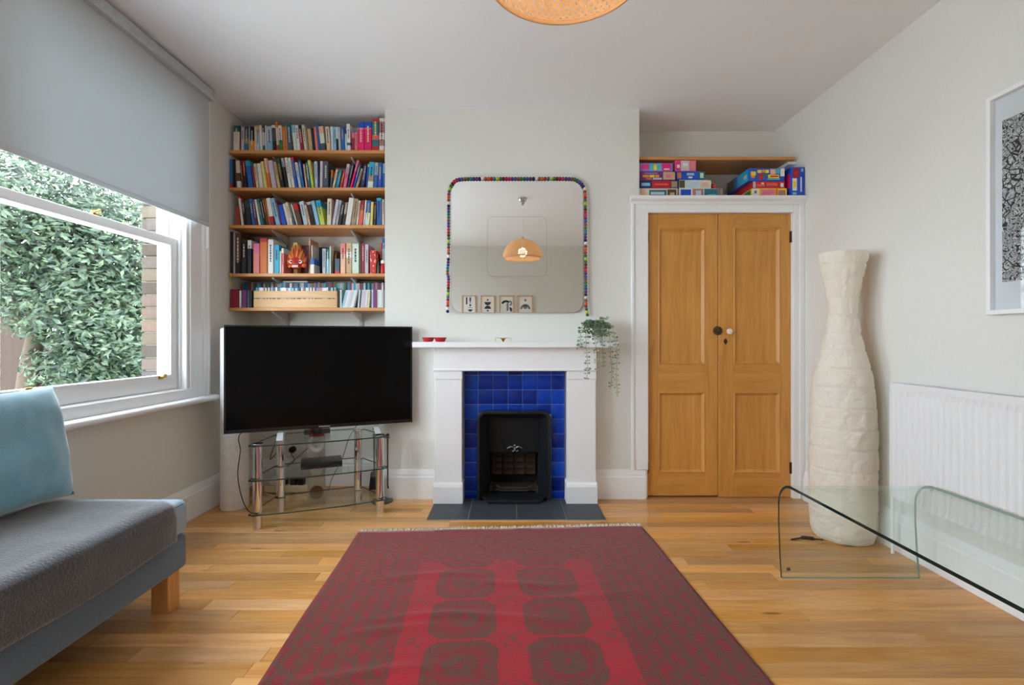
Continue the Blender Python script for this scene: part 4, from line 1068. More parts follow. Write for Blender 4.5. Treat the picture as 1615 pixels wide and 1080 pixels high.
while x < kx1 - 0.021:
    n += 1; c = rc.choice(cc)
    o = case('disc_case', x, 0.0100, ky0 + 0.0105, 0.120, 0.133 + rc.uniform(-0.003, 0.002), c, '%s disc case inside pine crate, %s from its left end' % (say(c), ordn(n)), grp='disc cases in the pine crate')
    o.location.z = zs + 0.0066
    x += 0.0104
# leaning row right of the crate
x = kx1 + 0.006; n = 0
lean_c = ['slate', 'mint', 'sky', 'silver', 'white', 'paleblue', 'lilac', 'silver', 'mint', 'white', 'grey', 'paleblue', 'black', 'silver', 'lilac', 'lilac', 'white', 'silver', 'yellow', 'navy', 'silver', 'purple', 'purple', 'plum', 'silver', 'mint', 'white', 'silver', 'grey']
ang = [0, 0.0] + [0.24] * 9 + [0.09] * 8 + [0.0] * 12
prev = 0
for c, a in zip(lean_c, ang):
    n += 1
    t_ = 0.0096
    if a > prev + 0.02: x += 0.0
    if a < prev - 0.02: x += 0.125 * math.sin(prev) * 0.62
    prev = a
    xs = x + t_ / math.cos(a)
    if xs + 0.125 * math.sin(a) > CXL - 0.004: break
    o = case('disc_case', 0, t_, 3.350, 0.124, 0.124, c, '%s disc case right of the pine crate, %s from the crate' % (say(c), ordn(n)), grp='disc cases right of the crate')
    o.location = (x, 3.350, zs + 0.0006 + t_ * math.sin(a)); o.rotation_euler = (0, a, 0)
    x = xs + 0.0004
# flat things lying on the film cases
zt = zs + 0.1925
tag(box('magazine', M_WHITEPL, None, PX(447, 3.5), PX(486, 3.5), 3.488, 3.60, zt, zt + 0.010, 0.001), 'white magazine lying flat on the film cases', 'magazine')
tag(box('slim_box', bmat('black'), None, PX(488, 3.5), PX(512, 3.5), 3.488, 3.60, zt, zt + 0.007, 0.001), 'slim black box lying flat on the film cases beside white magazine', 'box')
tag(box('flat_folder', bmat('darkgreen'), None, PX(562, 3.5), PX(604, 3.5), 3.488, 3.60, zt, zt + 0.009, 0.001), 'dark green folder lying flat on film cases near chimney', 'folder')

# ================================================================== right alcove: cupboard with pine doors
YD = 3.335
s_ = F / YD
M_DOORV = wood('waxed_pine_upright', [(0.2, lin((170, 112, 46))), (0.5, lin((206, 146, 70))), (0.85, lin((222, 166, 90)))], 'z', 0.8, 0.38, False)
M_DOORH = wood('waxed_pine_rail', [(0.2, lin((170, 112, 46))), (0.5, lin((206, 146, 70))), (0.85, lin((222, 166, 90)))], 'x', 0.8, 0.38, False)
cup = thing('alcove_cupboard', 'built-in cupboard with two honey pine doors and white frame', 'cupboard', (1.43, YD, 0.0))
DX0, DXM, DX1, DZ1 = PX(1020.5, YD), PX(1132.2, YD), PX(1246, YD), PZ(337.5, YD)
YF = 3.300
fx0 = PX(996, YF)
mb = MB()
mb.box(fx0, DX0 - 0.002, YF, YC - 0.001, 0.199, DZ1 + 0.06); mb.box(DX0 - 0.022, DX0 - 0.002, YC - 0.002, YD + 0.02, 0.0, DZ1 + 0.06)
mb.box(DX1 + 0.002, XR - 0.001, YF, YD + 0.02, 0.0005, DZ1 + 0.06); mb.box(DX0 - 0.002, DX1 + 0.002, YF, YD + 0.02, DZ1 + 0.002, DZ1 + 0.06)
mb.build('door_frame', M_GLOSS, cup, bevel=0.002, seg=1)
MB().box(fx0 - 0.001, fx0 + 0.018, YF - 0.008, YF, 0.199, DZ1 + 0.062).build('architrave_bead', M_GLOSS, cup, bevel=0.003); MB().box(XR - 0.035, XR - 0.001, YF - 0.008, YF, 0.0005, DZ1 + 0.062).build('architrave_bead', M_GLOSS, cup, bevel=0.003)
zc0, zc1 = DZ1 + 0.055, PZ(308, 3.26)
m = MB(); m.prism([(YF + 0.001, zc0), (YF - 0.012, zc0), (YF - 0.014, zc0 + 0.018), (YF - 0.026, zc0 + 0.026), (YF - 0.032, zc1 - 0.030), (YF - 0.044, zc1 - 0.022), (YF - 0.044, zc1), (YF + 0.001, zc1)], fx0 - 0.012, XR - 0.001, 'x')
m.build('cornice', M_GLOSS, cup, bevel=0.001, seg=1)
MB().box(CXR + 0.002, XR - 0.001, YF + 0.002, YBR - 0.001, zc1 - 0.02, zc1).build('top_board', M_GLOSS, cup)
M_HINGE = plain((70, 66, 62), 0.4, 0.7, name='old_iron')
def door(x0, x1, y, px_l, px_r, bot):
    k = 2.16
    l, r = PX(990 + px_l / k, YD), PX(990 + px_r / k, YD)
    z = [PZ(300 + v / k, YD) for v in (1046, 964, 686, 595, 127, 80)]
    z[0] = bot; z[-1] = DZ1
    y1 = y + 0.034
    d = MB(); d.box(x0, l, y, y1, z[0], z[5]); d.box(r, x1, y, y1, z[0], z[5])
    d = d.build('door', M_DOORV, cup, bevel=0.0015, seg=1)
    for a, b in ((z[0], z[1]), (z[2], z[3]), (z[4], z[5])): MB().box(l, r, y + 0.0003, y1, a, b).build('rail', M_DOORH, d)
    for a, b in ((z[1], z[2]), (z[3], z[4])):
        MB().box(l, r, y + 0.014, y + 0.022, a, b).build('panel', M_DOORV, d)
        w0 = 0.026
        O, I = rect(l, r, a, b), rect(l + w0, r - w0, a + w0, b - w0)
        O2, I2 = rect(l + 0.008, r - 0.008, a + 0.008, b - 0.008), rect(l + 0.016, r - 0.016, a + 0.016, b - 0.016)
        loops = [[(p[0], y + 0.001, p[1]) for p in O], [(p[0], y - 0.003, p[1]) for p in O2], [(p[0], y + 0.006, p[1]) for p in I2], [(p[0], y + 0.0138, p[1]) for p in I]]
        m = MB(); vs = [v for L_ in loops for v in L_]
        m.add(vs, [(i * 4 + j, i * 4 + (j + 1) % 4, (i + 1) * 4 + (j + 1) % 4, (i + 1) * 4 + j) for i in range(3) for j in range(4)])
        m.build('panel_moulding', M_DOORV, d)
    return d
dl = door(DX0, DXM - 0.0015, YD, 103, 265, 0.012)
dr = door(DXM + 0.0015, DX1, YD - 0.006, 359, 519, 0.004)
for d, xh in ((dl, DX0), (dr, DX1)):
    for pz in (374, 737):
        zc = PZ(pz, YD)
        m = MB(); m.box(xh - 0.008, xh + 0.008, YD - 0.012, YD - 0.0065, zc - 0.038, zc + 0.038); m.tube([(xh, YD - 0.014, zc - 0.038), (xh, YD - 0.014, zc + 0.038)], 0.005, 8)
        m.build('hinge', M_HINGE, d)
m = MB(); xk, zk = PX(1131.5, YD), PZ(521.5, YD)
m.lathe([(0.032, -0.0), (0.030, -0.006), (0.022, -0.007), (0.020, -0.004), (0.008, -0.004), (0.010, -0.012), (0.006, -0.016), (0.0, -0.017)], (xk, YD - 0.006, zk), 20, axis='y')
for k in range(3):
    a = PI * 0.5 + k * 2 * PI / 3
    m.tube([(xk, YD - 0.012, zk), (xk + 0.022 * math.cos(a), YD - 0.012, zk + 0.022 * math.sin(a))], 0.003, 6)
m.build('ring_latch', plain((92, 74, 48), 0.4, 0.7, var=0.2, name='aged_brass'), dl, smooth=True)
MB().lathe([(0.010, 0.0), (0.008, -0.010), (0.012, -0.016), (0.020, -0.022), (0.020, -0.032), (0.010, -0.038), (0.0, -0.038)], (PX(1147.5, YD), YD - 0.006, PZ(522.5, YD)), 20, axis='y').build('knob', plain((234, 224, 210), 0.15, name='porcelain'), dr, smooth=True)
xe, ze = PX(1143.5, YD), PZ(538.5, YD)
MB().prism([(xe, ze - 0.022), (xe + 0.013, ze - 0.004), (xe + 0.010, ze + 0.012), (xe, ze + 0.021), (xe - 0.010, ze + 0.012), (xe - 0.013, ze - 0.004)], YD - 0.009, YD - 0.0058, 'y').build('escutcheon', M_HINGE, dr)

# shelf above the cupboard
yg_ = 3.36; zsh = PZ(246.5, yg_)
gs = thing('games_shelf', 'pine shelf above the board games in the right alcove', 'shelf', (1.43, 3.5, zsh))
MB().box(CXR + 0.002, XR - 0.025, yg_, YBR - 0.002, zsh - 0.024, zsh).build('board', M_PINE, gs, bevel=0.004)
m = MB(); m.prism([(YBR - 0.002, zsh - 0.0245), (yg_ + 0.03, zsh - 0.0245), (yg_ + 0.03, zsh - 0.045), (YBR - 0.002, zsh - 0.07)], XR - 0.060, XR - 0.002, 'x'); m.build('bracket', M_GLOSS, gs, bevel=0.002)
m = MB(); m.box(CXR + 0.002, CXR + 0.014, yg_ + 0.03, YBR - 0.002, zsh - 0.044, zsh - 0.0245); m.build('bearer', M_GLOSS, gs)

# board games: box, and printed blocks on its front
C = dict(PAL); C.update(violet=(150, 110, 190), hotpink=(226, 40, 120), turq=(80, 180, 190), yel=(240, 205, 50))
GM = {}
def gmat(c):
    if c not in GM: GM[c] = plain(C[c], 0.25, var=0.08, scale=50, name='printed_card_' + c)
    return GM[c]
zg = zc1
def game(label, x0, x1, z0, z1, y, dep, base, prints, rz=0.0, side=None, yside=()):
    g = thing('board_game', label, 'board game', ((x0 + x1) / 2, y + dep / 2, z0), 'board games stacked on the cupboard')
    W, D, Hh = x1 - x0, dep, z1 - z0
    b = MB().box(x0, x1, y, y + dep, z0, z1).build('box', gmat(base), g, bevel=0.0012, seg=1)
    m = MB().box(x0 - 0.0006, x1 + 0.0006, y - 0.0006, y + dep + 0.0006, z0 + Hh * 0.30, z1 + 0.0003)
    m.build('lid', gmat(side or base), g, bevel=0.0008, seg=1)
    for q_, (u0, u1, v0, v1, c) in enumerate(prints):
        MB().box(x0 + u0 * W, x0 + u1 * W, y - 0.0010 - 0.0003 * q_, y - 0.0005, z0 + v0 * Hh, z0 + v1 * Hh).build('print', gmat(c), g)
    for q_, (u0, u1, v0, v1, c) in enumerate(yside):
        MB().box(x0 - 0.0010 - 0.0003 * q_, x0 - 0.0005, y + u0 * D, y + u1 * D, z0 + v0 * Hh, z0 + v1 * Hh).build('print', gmat(c), g)
    if rz: g.rotation_euler = (0, 0, rz)
    return g
yq = 3.345
def gx(p): return PX(p, yq)
Z0 = zg + 0.0006
def zz(p): return PZ(p, yq)
l1, l2, l3, l4 = zz(297), zz(284.5), zz(270.5), zz(257)
e = 0.0008
game('cream puzzle box with teal label at foot of the game stack', CXR + 0.004, gx(1068.5), Z0, l1, yq, 0.27, 'cream', [(.27, .72, .2, .85, 'teal'), (.31, .66, .4, .65, 'paleblue'), (.74, .97, .1, .9, 'brown'), (.80, .92, .2, .6, 'tan'), (.05, .2, .1, .9, 'peach')])
game('navy and red game box, second up by chimney breast', CXR + 0.006, gx(1070), l1 + e, l2 - e, yq, 0.27, 'navy', [(.33, .80, .08, .94, 'red'), (.06, .28, .3, .7, 'sky'), (.82, .97, .1, .9, 'taupe'), (.40, .74, .4, .6, 'coral')])
game('purple game box with gold lettering, third up by chimney breast', CXR + 0.006, gx(1065.5), l2 + e, l3 - e, yq, 0.25, 'purple', [(.10, .27, .35, .62, 'amber'), (.29, .42, .35, .62, 'yel'), (.44, .55, .35, .62, 'amber'), (.20, .34, .10, .28, 'orange'), (.38, .62, .08, .28, 'lilac'), (.66, .98, .08, .94, 'tan'), (.74, .88, .3, .7, 'pink'), (.16, .5, .72, .86, 'violet')])
game('lilac and pink game box on top of the corner stack', CXR + 0.004, gx(1061), l3 + e, l4 - e, yq, 0.22, 'violet', [(.08, .28, .3, .8, 'hotpink'), (.32, .66, .08, .92, 'turq'), (.44, .53, .15, .8, 'yel'), (.69, .93, .1, .92, 'hotpink'), (.74, .90, .2, .34, 'white')])
game('white, blue and teal game box low in the second stack', gx(1071.5), gx(1132.5), Z0, l1, yq, 0.25, 'white', [(.03, .30, .22, .90, 'royal'), (.05, .27, .90, .97, 'white'), (.34, .62, .1, .95, 'rose'), (.42, .56, .3, .8, 'paleblue'), (.64, .99, .15, .95, 'teal'), (.74, .95, .3, .45, 'turq')])
game('pale blue game box lying between white and bright blue boxes', gx(1071.5), gx(1121.5), l1 + e, l2 - e + 0.004, yq, 0.25, 'mint', [(.0, .17, .05, .95, 'olive'), (.19, .63, .06, .94, 'paleblue'), (.66, .97, .08, .92, 'cream'), (.72, .9, .3, .7, 'peach')])
game('bright blue game box with orange circle in second stack', gx(1067), gx(1111.5), l2 + 0.0045 + e, l3 - e + 0.002, yq, 0.24, 'royal', [(.04, .16, .15, .85, 'orange'), (.36, .62, .5, .8, 'sky'), (.42, .56, .18, .36, 'white'), (.80, .98, .08, .94, 'green'), (.83, .95, .2, .8, 'mint')])
game('pink and white small box topping the second stack', gx(1065), gx(1097.5), l3 + 0.0025 + e, zz(253), yq, 0.20, 'pink', [(.03, .26, .05, .95, 'hotpink'), (.08, .22, .3, .6, 'white'), (.27, .68, .04, .97, 'lilac'), (.36, .6, .45, .75, 'white'), (.72, .96, .1, .9, 'salmon')])
bt = thing('toy_ball', 'small orange and red toy ball on the game boxes', 'ball', (gx(1128), yq + 0.02, l1))
MB().sphere((gx(1127.6), yq + 0.03, l1 + 0.0222), 0.0215, 14, 9).build('ball', plain((224, 100, 50), 0.35, name='orange_rubber'), bt, smooth='all')
MB().sphere((gx(1126.6), yq + 0.022, l1 + 0.0222), 0.0155, 14, 9).build('patch', plain((170, 30, 44), 0.35, name='red_rubber'), bt, smooth='all')
tag(MB().lathe([(0.017, 0.0), (0.018, 0.003), (0.018, 0.070), (0.0165, 0.075), (0.0165, 0.082), (0.0, 0.083)], (gx(1141), yq + 0.05, Z0), 18).build('lidded_tub', plain((172, 172, 170), 0.3, name='grey_tub'), smooth=True), 'grey lidded tub between the two stacks of games', 'tub')
yr = 3.30
def gr(p): return PX(p, yr)
def zr(p): return PZ(p, yr)
r1, r2, r3 = zr(297), zr(285.3), zr(265)
game('yellow and pink game box at foot of the right stack', gr(1186), gr(1241), Z0, r1, yr, 0.33, 'yel', [(.0, .20, .08, .95, 'white'), (.06, .14, .4, .75, 'grey'), (.24, .66, .15, .9, 'salmon'), (.30, .56, .3, .7, 'pink'), (.68, .74, .1, .9, 'orange'), (.76, .95, .2, .8, 'rose')], yside=[(.05, .3, .1, .9, 'green'), (.3, .6, .1, .9, 'rose'), (.6, .98, .1, .9, 'brick')])
game('red game box between yellow and blue boxes of right stack', gr(1188), gr(1238.5), r1 + e, r2 - e, yr + 0.004, 0.31, 'red', [(.0, .08, .1, .95, 'lilac'), (.12, .36, .3, .6, 'coral'), (.42, .76, .35, .75, 'coral'), (.86, .95, .2, .75, 'white'), (.26, .34, .6, .8, 'white')])
game('large blue game box with yellow lettering topping right stack', gr(1181), gr(1237.5), r2 + e, r3, yr + 0.002, 0.33, 'royal', [(.06, .20, .42, .74, 'yel'), (.07, .17, .24, .42, 'amber'), (.24, .36, .62, .86, 'yel'), (.38, .46, .64, .88, 'amber'), (.47, .56, .62, .86, 'yel'), (.28, .40, .10, .55, 'red'), (.42, .52, .36, .56, 'green'), (.54, .84, .22, .48, 'yel'), (.60, .82, .30, .40, 'red'), (.52, .86, .08, .20, 'turq'), (.60, .74, .52, .92, 'peach'), (.75, .86, .56, .96, 'turq'), (.88, .99, .36, .96, 'white')], side='royal', yside=[(.02, .5, .04, .96, 'cyan'), (.08, .2, .3, .6, 'silver'), (.58, .98, .06, .94, 'teal'), (.7, .9, .2, .9, 'brown')])
game('tall blue game box standing on end beside right wall', gr(1245.5), gr(1267), Z0, zr(264.5), yr - 0.012, 0.30, 'royal', [(.16, .60, .62, .97, 'crimson'), (.26, .5, .7, .86, 'red'), (.12, .44, .20, .62, 'white'), (.16, .40, .32, .52, 'yel'), (.70, .80, .16, .66, 'white'), (.74, .9, .84, .95, 'sky'), (.14, .4, .06, .14, 'sky')], side='royal', yside=[(.02, .3, .3, .8, 'hotpink'), (.35, .7, .1, .7, 'maroon')])

# ================================================================== television on its glass stand
ANG = math.radians(22.2)
FLx, FLy = -1.452, 2.778
XF = Matrix.Translation((FLx, FLy, 0)) @ Matrix.Rotation(ANG, 4, 'Z')        # u to the right, v towards the corner
def L(u, v, z): return XF @ Vector((u, v, z))
SW = 0.683
M_TGLASS = glass('stand_glass', (0.95, 0.98, 0.97), 0.0, 0.9)
M_TEDGE = plain((30, 62, 56), 0.08, spec=0.7, name='glass_edge_green')
st = thing('television_stand', 'three tier clear glass television stand with chrome legs', 'tv stand', tuple(L(SW / 2, 0.13, 0)))
legs = [(0.0, 0.0), (SW, 0.0), (0.105, 0.272), (SW - 0.110, 0.245)]
tiers = [0.480, 0.283, 0.088]
for (u, v) in legs:
    prof = [(0.026, 0.0005), (0.026, 0.076), (0.0255, 0.078), (0.0255, 0.0805)]
    zprev = 0.0005
    m = MB()
    for k, zt in enumerate(sorted(tiers)):
        m.lathe([(0.0255, zprev), (0.0255, zt - 0.0045)], (u, v, 0), 24); m.lathe([(0.031, zt - 0.0045), (0.031, zt - 0.0005)], (u, v, 0), 24)
        zprev = zt + 0.0075
    m.lathe([(0.031, zprev), (0.031, zprev + 0.004), (0.026, zprev + 0.008), (0.0, zprev + 0.010)], (u, v, 0), 24)
    m.build('leg', M_CHROME, st, smooth=True, xf=XF)
for zt in tiers:
    P = [(-0.045, -0.02), (-0.02, -0.045)] + [(SW * k / 8, -0.045 - 0.020 * math.sin(PI * k / 8)) for k in range(1, 8)] + [(SW + 0.02, -0.045), (SW + 0.045, -0.02), (SW + 0.03, 0.03), (SW - 0.08, 0.29), (SW - 0.12, 0.31), (0.12, 0.31), (0.08, 0.29), (-0.03, 0.03)]
    n = len(P)
    m = MB(); vs = [(p[0], p[1], zt) for p in P] + [(p[0], p[1], zt + 0.007) for p in P]
    m.add(vs, [tuple(range(n - 1, -1, -1)), tuple(range(n, 2 * n))], 0)
    m.add(vs, [(i, (i + 1) % n, n + (i + 1) % n, n + i) for i in range(n)], 1)
    m.build('glass_shelf', [M_TGLASS, M_TEDGE], st, xf=XF)
# television
TW, TH, TZ0 = 1.105, 0.642, 0.532
TX = Matrix.Translation((-1.683, 2.84, 0)) @ Matrix.Rotation(math.atan2(3.258 - 2.84, -0.671 + 1.683), 4, 'Z')
tv = thing('television', 'large black flat screen television turned into the room', 'television', tuple(TX @ Vector((TW / 2, 0.02, 0.488))))
def tbox(name, mat, parent, *a, bevel=0.0): return box(name, mat, parent, *a, bevel=bevel, xf=TX)
M_TVB = plain((12, 12, 13), 0.3, var=0.03, name='tv_bezel')
M_SCREEN = plain((3, 3, 4), 0.10, spec=0.12, var=0.0, name='tv_screen')
bz = MB(); bz.ring(rect(0, TW, TZ0, TZ0 + TH), rect(0.010, TW - 0.010, TZ0 + 0.020, TZ0 + TH - 0.011), -0.004, 0.030, 'y'); bz.build('bezel', M_TVB, tv, bevel=0.0015, xf=TX)
tbox('screen', M_SCREEN, tv, 0.0095, TW - 0.0095, 0.000, 0.028, TZ0 + 0.0195, TZ0 + TH - 0.0105)
m = MB(); m.prism([(0.030, TZ0 + 0.01), (0.070, TZ0 + 0.06), (0.070, TZ0 + 0.34), (0.030, TZ0 + 0.52)], 0.12, TW - 0.12, 'x'); m.build('rear_housing', M_TVB, tv, bevel=0.006, xf=TX)
tbox('maker_mark', plain((150, 150, 152), 0.4, name='logo_grey'), tv, TW * 0.47, TW * 0.53, -0.0046, -0.0038, TZ0 + 0.007, TZ0 + 0.013)
M_ALU = plain((218, 220, 222), 0.3, 0.25, name='brushed_aluminium')
ZT = tiers[0] + 0.0078
for uc in (0.30, TW - 0.235):
    m = MB()
    m.tube([(uc, 0.020, TZ0 + 0.010), (uc, 0.018, ZT + 0.022)], 0.011, 10)
    for dv in (-0.105, 0.050):
        m.prism([(0.012, ZT + 0.030), (0.026, ZT + 0.030), (0.02 + dv + 0.010, ZT + 0.0005), (0.02 + dv - 0.010, ZT + 0.0005)] if dv > 0 else [(0.026, ZT + 0.030), (0.012, ZT + 0.030), (0.02 + dv - 0.010, ZT + 0.0005), (0.02 + dv + 0.010, ZT + 0.0005)], uc - 0.018, uc + 0.018, 'x')
    m.build('foot', M_ALU, tv, bevel=0.002, xf=TX)
# white column and black strip in the corner
cyl = thing('white_column', 'tall plain white cylinder standing behind the television', 'column', (-1.792, 3.145, 0.0))
MB().lathe([(0.081, 0.0005), (0.083, 0.004), (0.083, 1.150), (0.081, 1.156)], (-1.792, 3.145, 0), 40).build('tube', plain((236, 238, 240), 0.4, name='white_lacquer'), cyl, smooth=True)
MB().lathe([(0.080, 1.1565), (0.076, 1.162), (0.0, 1.163)], (-1.792, 3.145, 0), 40).build('cap', M_WHITEPL, cyl, smooth=True)
tag(box('thin_board', M_BLACK, None, PX(388.5, 3.17), PX(391.0, 3.17), 3.17, 3.19, 0.0005, 0.62, 0.001), 'thin black board standing on edge beside white cylinder', 'board')

# devices
zm = tiers[1] + 0.0078; zb = tiers[2] + 0.0078
sb = thing('set_top_box', 'flat black set-top box on the middle glass shelf', 'set-top box', tuple(L(0.34, 0.16, zm)))
SBX = XF
box('case', M_BLACK, sb, 0.225, 0.465, 0.080, 0.235, zm + 0.004, zm + 0.040, 0.002, SBX)
box('front_panel', plain((24, 26, 30), 0.12, spec=0.7, name='gloss_black'), sb, 0.226, 0.464, 0.0775, 0.0805, zm + 0.006, zm + 0.022, 0.0, SBX)
box('silver_strip', plain((120, 130, 140), 0.2, 0.6, name='silver_strip'), sb, 0.226, 0.464, 0.0765, 0.0800, zm + 0.0036, zm + 0.0062, 0.0, SBX)
for u in (0.235, 0.455): box('foot', M_BLACK, sb, u - 0.006, u + 0.006, 0.10, 0.215, zm + 0.0003, zm + 0.0045, 0.0, SBX)
# tall silver speaker standing on the floor behind the shelves
spk = thing('tower_speaker', 'slim silver tower speaker with round cones behind glass stand', 'speaker', tuple(L(0.32, 0.375, 0)))
M_SPK = plain((178, 176, 172), 0.3, 0.4, name='silver_plastic')
box('cabinet', M_SPK, spk, 0.262, 0.372, 0.335, 0.43, 0.0005, 0.520, 0.006, XF)
for zc, c in ((0.075, (120, 84, 60)), (0.235, (196, 196, 196)), (0.385, (214, 214, 212))):
    cn = MB().lathe([(0.044, 0.0), (0.044, -0.006), (0.036, -0.006), (0.012, 0.003), (0.010, -0.003), (0.0, -0.005)], (0.317, 0.3345, zc), 24, axis='y').build('cone', plain(c, 0.3, 0.4, name='speaker_cone'), spk, smooth=True, xf=XF)
box('red_badge', plain((150, 34, 44), 0.3, name='red_badge'), spk, 0.272, 0.362, 0.3335, 0.3352, 0.445, 0.510, 0.0, XF)
# small black gadgets on the top shelf
for k, (u, w_, h_) in enumerate(((0.262, 0.040, 0.030), (0.318, 0.052, 0.046), (0.372, 0.050, 0.032))):
    g_ = thing('black_gadget', ['small rounded black gadget nearest the window on top glass shelf', 'taller black gadget in the middle of the top glass shelf', 'low black gadget beside the taller one on glass shelf'][k], 'gadget', tuple(L(u, 0.20, ZT)), 'gadgets under the television')
    MB().box(u - w_ / 2, u + w_ / 2, 0.175, 0.225, ZT + 0.0005, ZT + h_).build('case', M_BLACK, g_, bevel=0.006, smooth=True, xf=XF)
    MB().lathe([(0.010, 0.0), (0.010, -0.004), (0.0, -0.006)], (u, 0.1750, ZT + h_ * 0.55), 14, axis='y').build('lens', plain((50, 52, 56), 0.08, spec=0.8, name='lens'), g_, smooth=True, xf=XF)
# wall sockets, plugs, extension lead
M_CREAM = plain((226, 214, 176), 0.45, name='aged_cream_plastic')
ws = thing('wall_socket', 'white double wall socket with black plug behind television stand', 'socket', (PX(470, 3.61), 3.612, 0.23))
xs_, zs_ = PX(470, 3.61), PZ(709, 3.61)
MB().box(xs_ - 0.073, xs_ + 0.073, 3.609, 3.6195, zs_ - 0.043, zs_ + 0.043).build('plate', M_WHITEPL, ws, bevel=0.003)
MB().lathe([(0.024, 0.0), (0.025, -0.02), (0.020, -0.034), (0.008, -0.036), (0.0, -0.036)], (xs_ - 0.034, 3.6085, zs_ + 0.004), 20, axis='y').build('plug', M_BLACK, ws, smooth=True)
MB().box(xs_ + 0.020, xs_ + 0.046, 3.606, 3.6095, zs_ + 0.012, zs_ + 0.030).build('switch', M_WHITEPL, ws, bevel=0.001)
el = thing('extension_lead', 'long cream extension lead block on floor behind glass stand', 'extension lead', (PX(454, 3.45), 3.45, 0.0))
ex0, ex1 = PX(417, 3.44), PX(492, 3.44)
MB().box(ex0, ex1, 3.43, 3.49, 0.001, 0.052).build('block', M_CREAM, el, bevel=0.006)
for k, px_ in enumerate((430, 447, 462, 474)):
    x_ = PX(px_, 3.44)
    MB().box(x_ - 0.022, x_ + 0.022, 3.436, 3.482, 0.0525, 0.098).build('plug', [M_WHITEPL, M_BLACK, M_BLACK, M_BLACK][k], el, bevel=0.006, smooth=True)
def cable(label, pts, r=0.0028, mat=None, n=7): return tag(MB().tube(bez(pts, 8), r, n).build('power_cable', mat or M_BLACK, smooth=True), label, 'cable', 'cables round the television')
cable('black cable hanging from television down past the white cylinder', [tuple(TX @ Vector((0.20, 0.082, 0.60))), (PX(378.5, 3.0), 3.0, 0.50), (PX(379, 2.99), 2.99, 0.40), (PX(375, 2.98), 2.98, 0.25), (PX(383, 2.97), 2.97, 0.10), (PX(396, 2.98), 2.98, 0.02), (PX(415, 3.05), 3.05, 0.004)])
cable('black cable looping below the wall plug behind glass stand', [(xs_ - 0.034, 3.565, zs_ - 0.01), (PX(464, 3.54), 3.54, 0.20), (PX(452, 3.5), 3.50, 0.17), (PX(470, 3.5), 3.51, 0.24), (PX(486, 3.52), 3.52, 0.30), (PX(489, 3.5), 3.5, 0.33)])
cable('black cable zigzagging beside the rear chrome leg', [tuple(TX @ Vector((0.33, 0.085, 0.60))), (PX(437, 3.27), 3.27, 0.42), (PX(426, 3.35), 3.35, 0.26), (PX(438, 3.38), 3.38, 0.30), (PX(441, 3.4), 3.40, 0.24), (PX(446, 3.42), 3.42, 0.102)])
cable('grey cable slanting from television foot to the skirting', [tuple(TX @ Vector((0.80, 0.085, 0.58))), (PX(552, 3.35), 3.35, 0.42), (PX(540, 3.42), 3.42, 0.25), (PX(524, 3.45), 3.45, 0.10), (PX(518, 3.47), 3.47, 0.004)], 0.0025, plain((80, 78, 74), 0.6, name='grey_flex'))
cable('white cable lying on the floor beside cream extension lead', [(ex0 + 0.02, 3.41, 0.004), (PX(430, 3.36), 3.36, 0.004), (PX(452, 3.34), 3.34, 0.004), (PX(470, 3.36), 3.36, 0.004), (PX(486, 3.40), 3.40, 0.004)], 0.003, M_WHITEPL)
# fireside brush set
cs = thing('fireside_brush_set', 'fireside tool stand with black hearth brush beside television stand', 'fire tools', (-0.905, 3.27, 0.0))
bxs, bys = -0.895, 3.22
M_STEEL = plain((110, 108, 104), 0.35, 0.8, name='dull_steel')
m = MB(); m.lathe([(0.070, 0.0005), (0.070, 0.008), (0.020, 0.014), (0.007, 0.02), (0.007, 0.44), (0.012, 0.45), (0.0, 0.46)], (bxs + 0.035, bys + 0.03, 0), 20); m.tube([(bxs - 0.03, bys + 0.03, 0.43), (bxs + 0.085, bys + 0.03, 0.43)], 0.005, 8)
m.build('stand', M_STEEL, cs, smooth=True)
m = MB(); m.tube([(bxs - 0.012, bys, 0.452), (bxs - 0.012, bys, 0.20)], [0.006, 0.004], 8); m.sphere((bxs - 0.012, bys, 0.452), 0.012, 10, 6); m.lathe([(0.006, 0.215), (0.022, 0.205), (0.026, 0.190), (0.026, 0.178)], (bxs - 0.012, bys, 0), 18)
br_ = m.build('brush', M_STEEL, cs, smooth=True)
MB().lathe([(0.025, 0.178), (0.034, 0.098), (0.030, 0.096), (0.0, 0.097)], (bxs - 0.012, bys, 0), 18).build('bristles', plain((14, 13, 13), 0.9, bump=0.8, scale=200, name='black_bristle'), br_, smooth=True)
m = MB(); m.tube([(bxs + 0.078, bys + 0.0, 0.452), (bxs + 0.078, bys, 0.12), (bxs + 0.085, bys - 0.012, 0.10)], 0.005, 8); m.sphere((bxs + 0.078, bys, 0.452), 0.012, 10, 6); m.build('poker', M_BLACK, cs, smooth=True)

# ================================================================== sofa, throw, cushion
sfx = -1.345                                     # front face
sofa = thing('sofa', 'low blue grey upholstered daybed sofa along the window wall', 'sofa', (-1.63, 1.1, 0.0))
M_SOFA = fabric('blue_grey_upholstery', (92, 112, 132), 0.85, 260, 0.10, 0.3, 0.3)
M_SOFA2 = fabric('pale_blue_upholstery', (150, 172, 188), 0.85, 260, 0.10, 0.3, 0.3)
SY0, SY1 = 0.10, 2.02
def rbox(x0, x1, y0, y1, z0, z1, r, seg=4): return MB().box(x0, x1, y0, y1, z0, z1), r, seg
m, r_, s__ = rbox(-1.915, sfx, SY0, SY1, 0.145, 0.288, 0.022); m.build('base', M_SOFA, sofa, bevel=r_, seg=s__, smooth=True)
m, r_, s__ = rbox(-1.912, sfx + 0.012, SY0, SY1 - 0.005, 0.292, 0.432, 0.034, 5); cu = m.build('seat_cushion', M_SOFA2, sofa, bevel=r_, seg=s__, smooth=True)
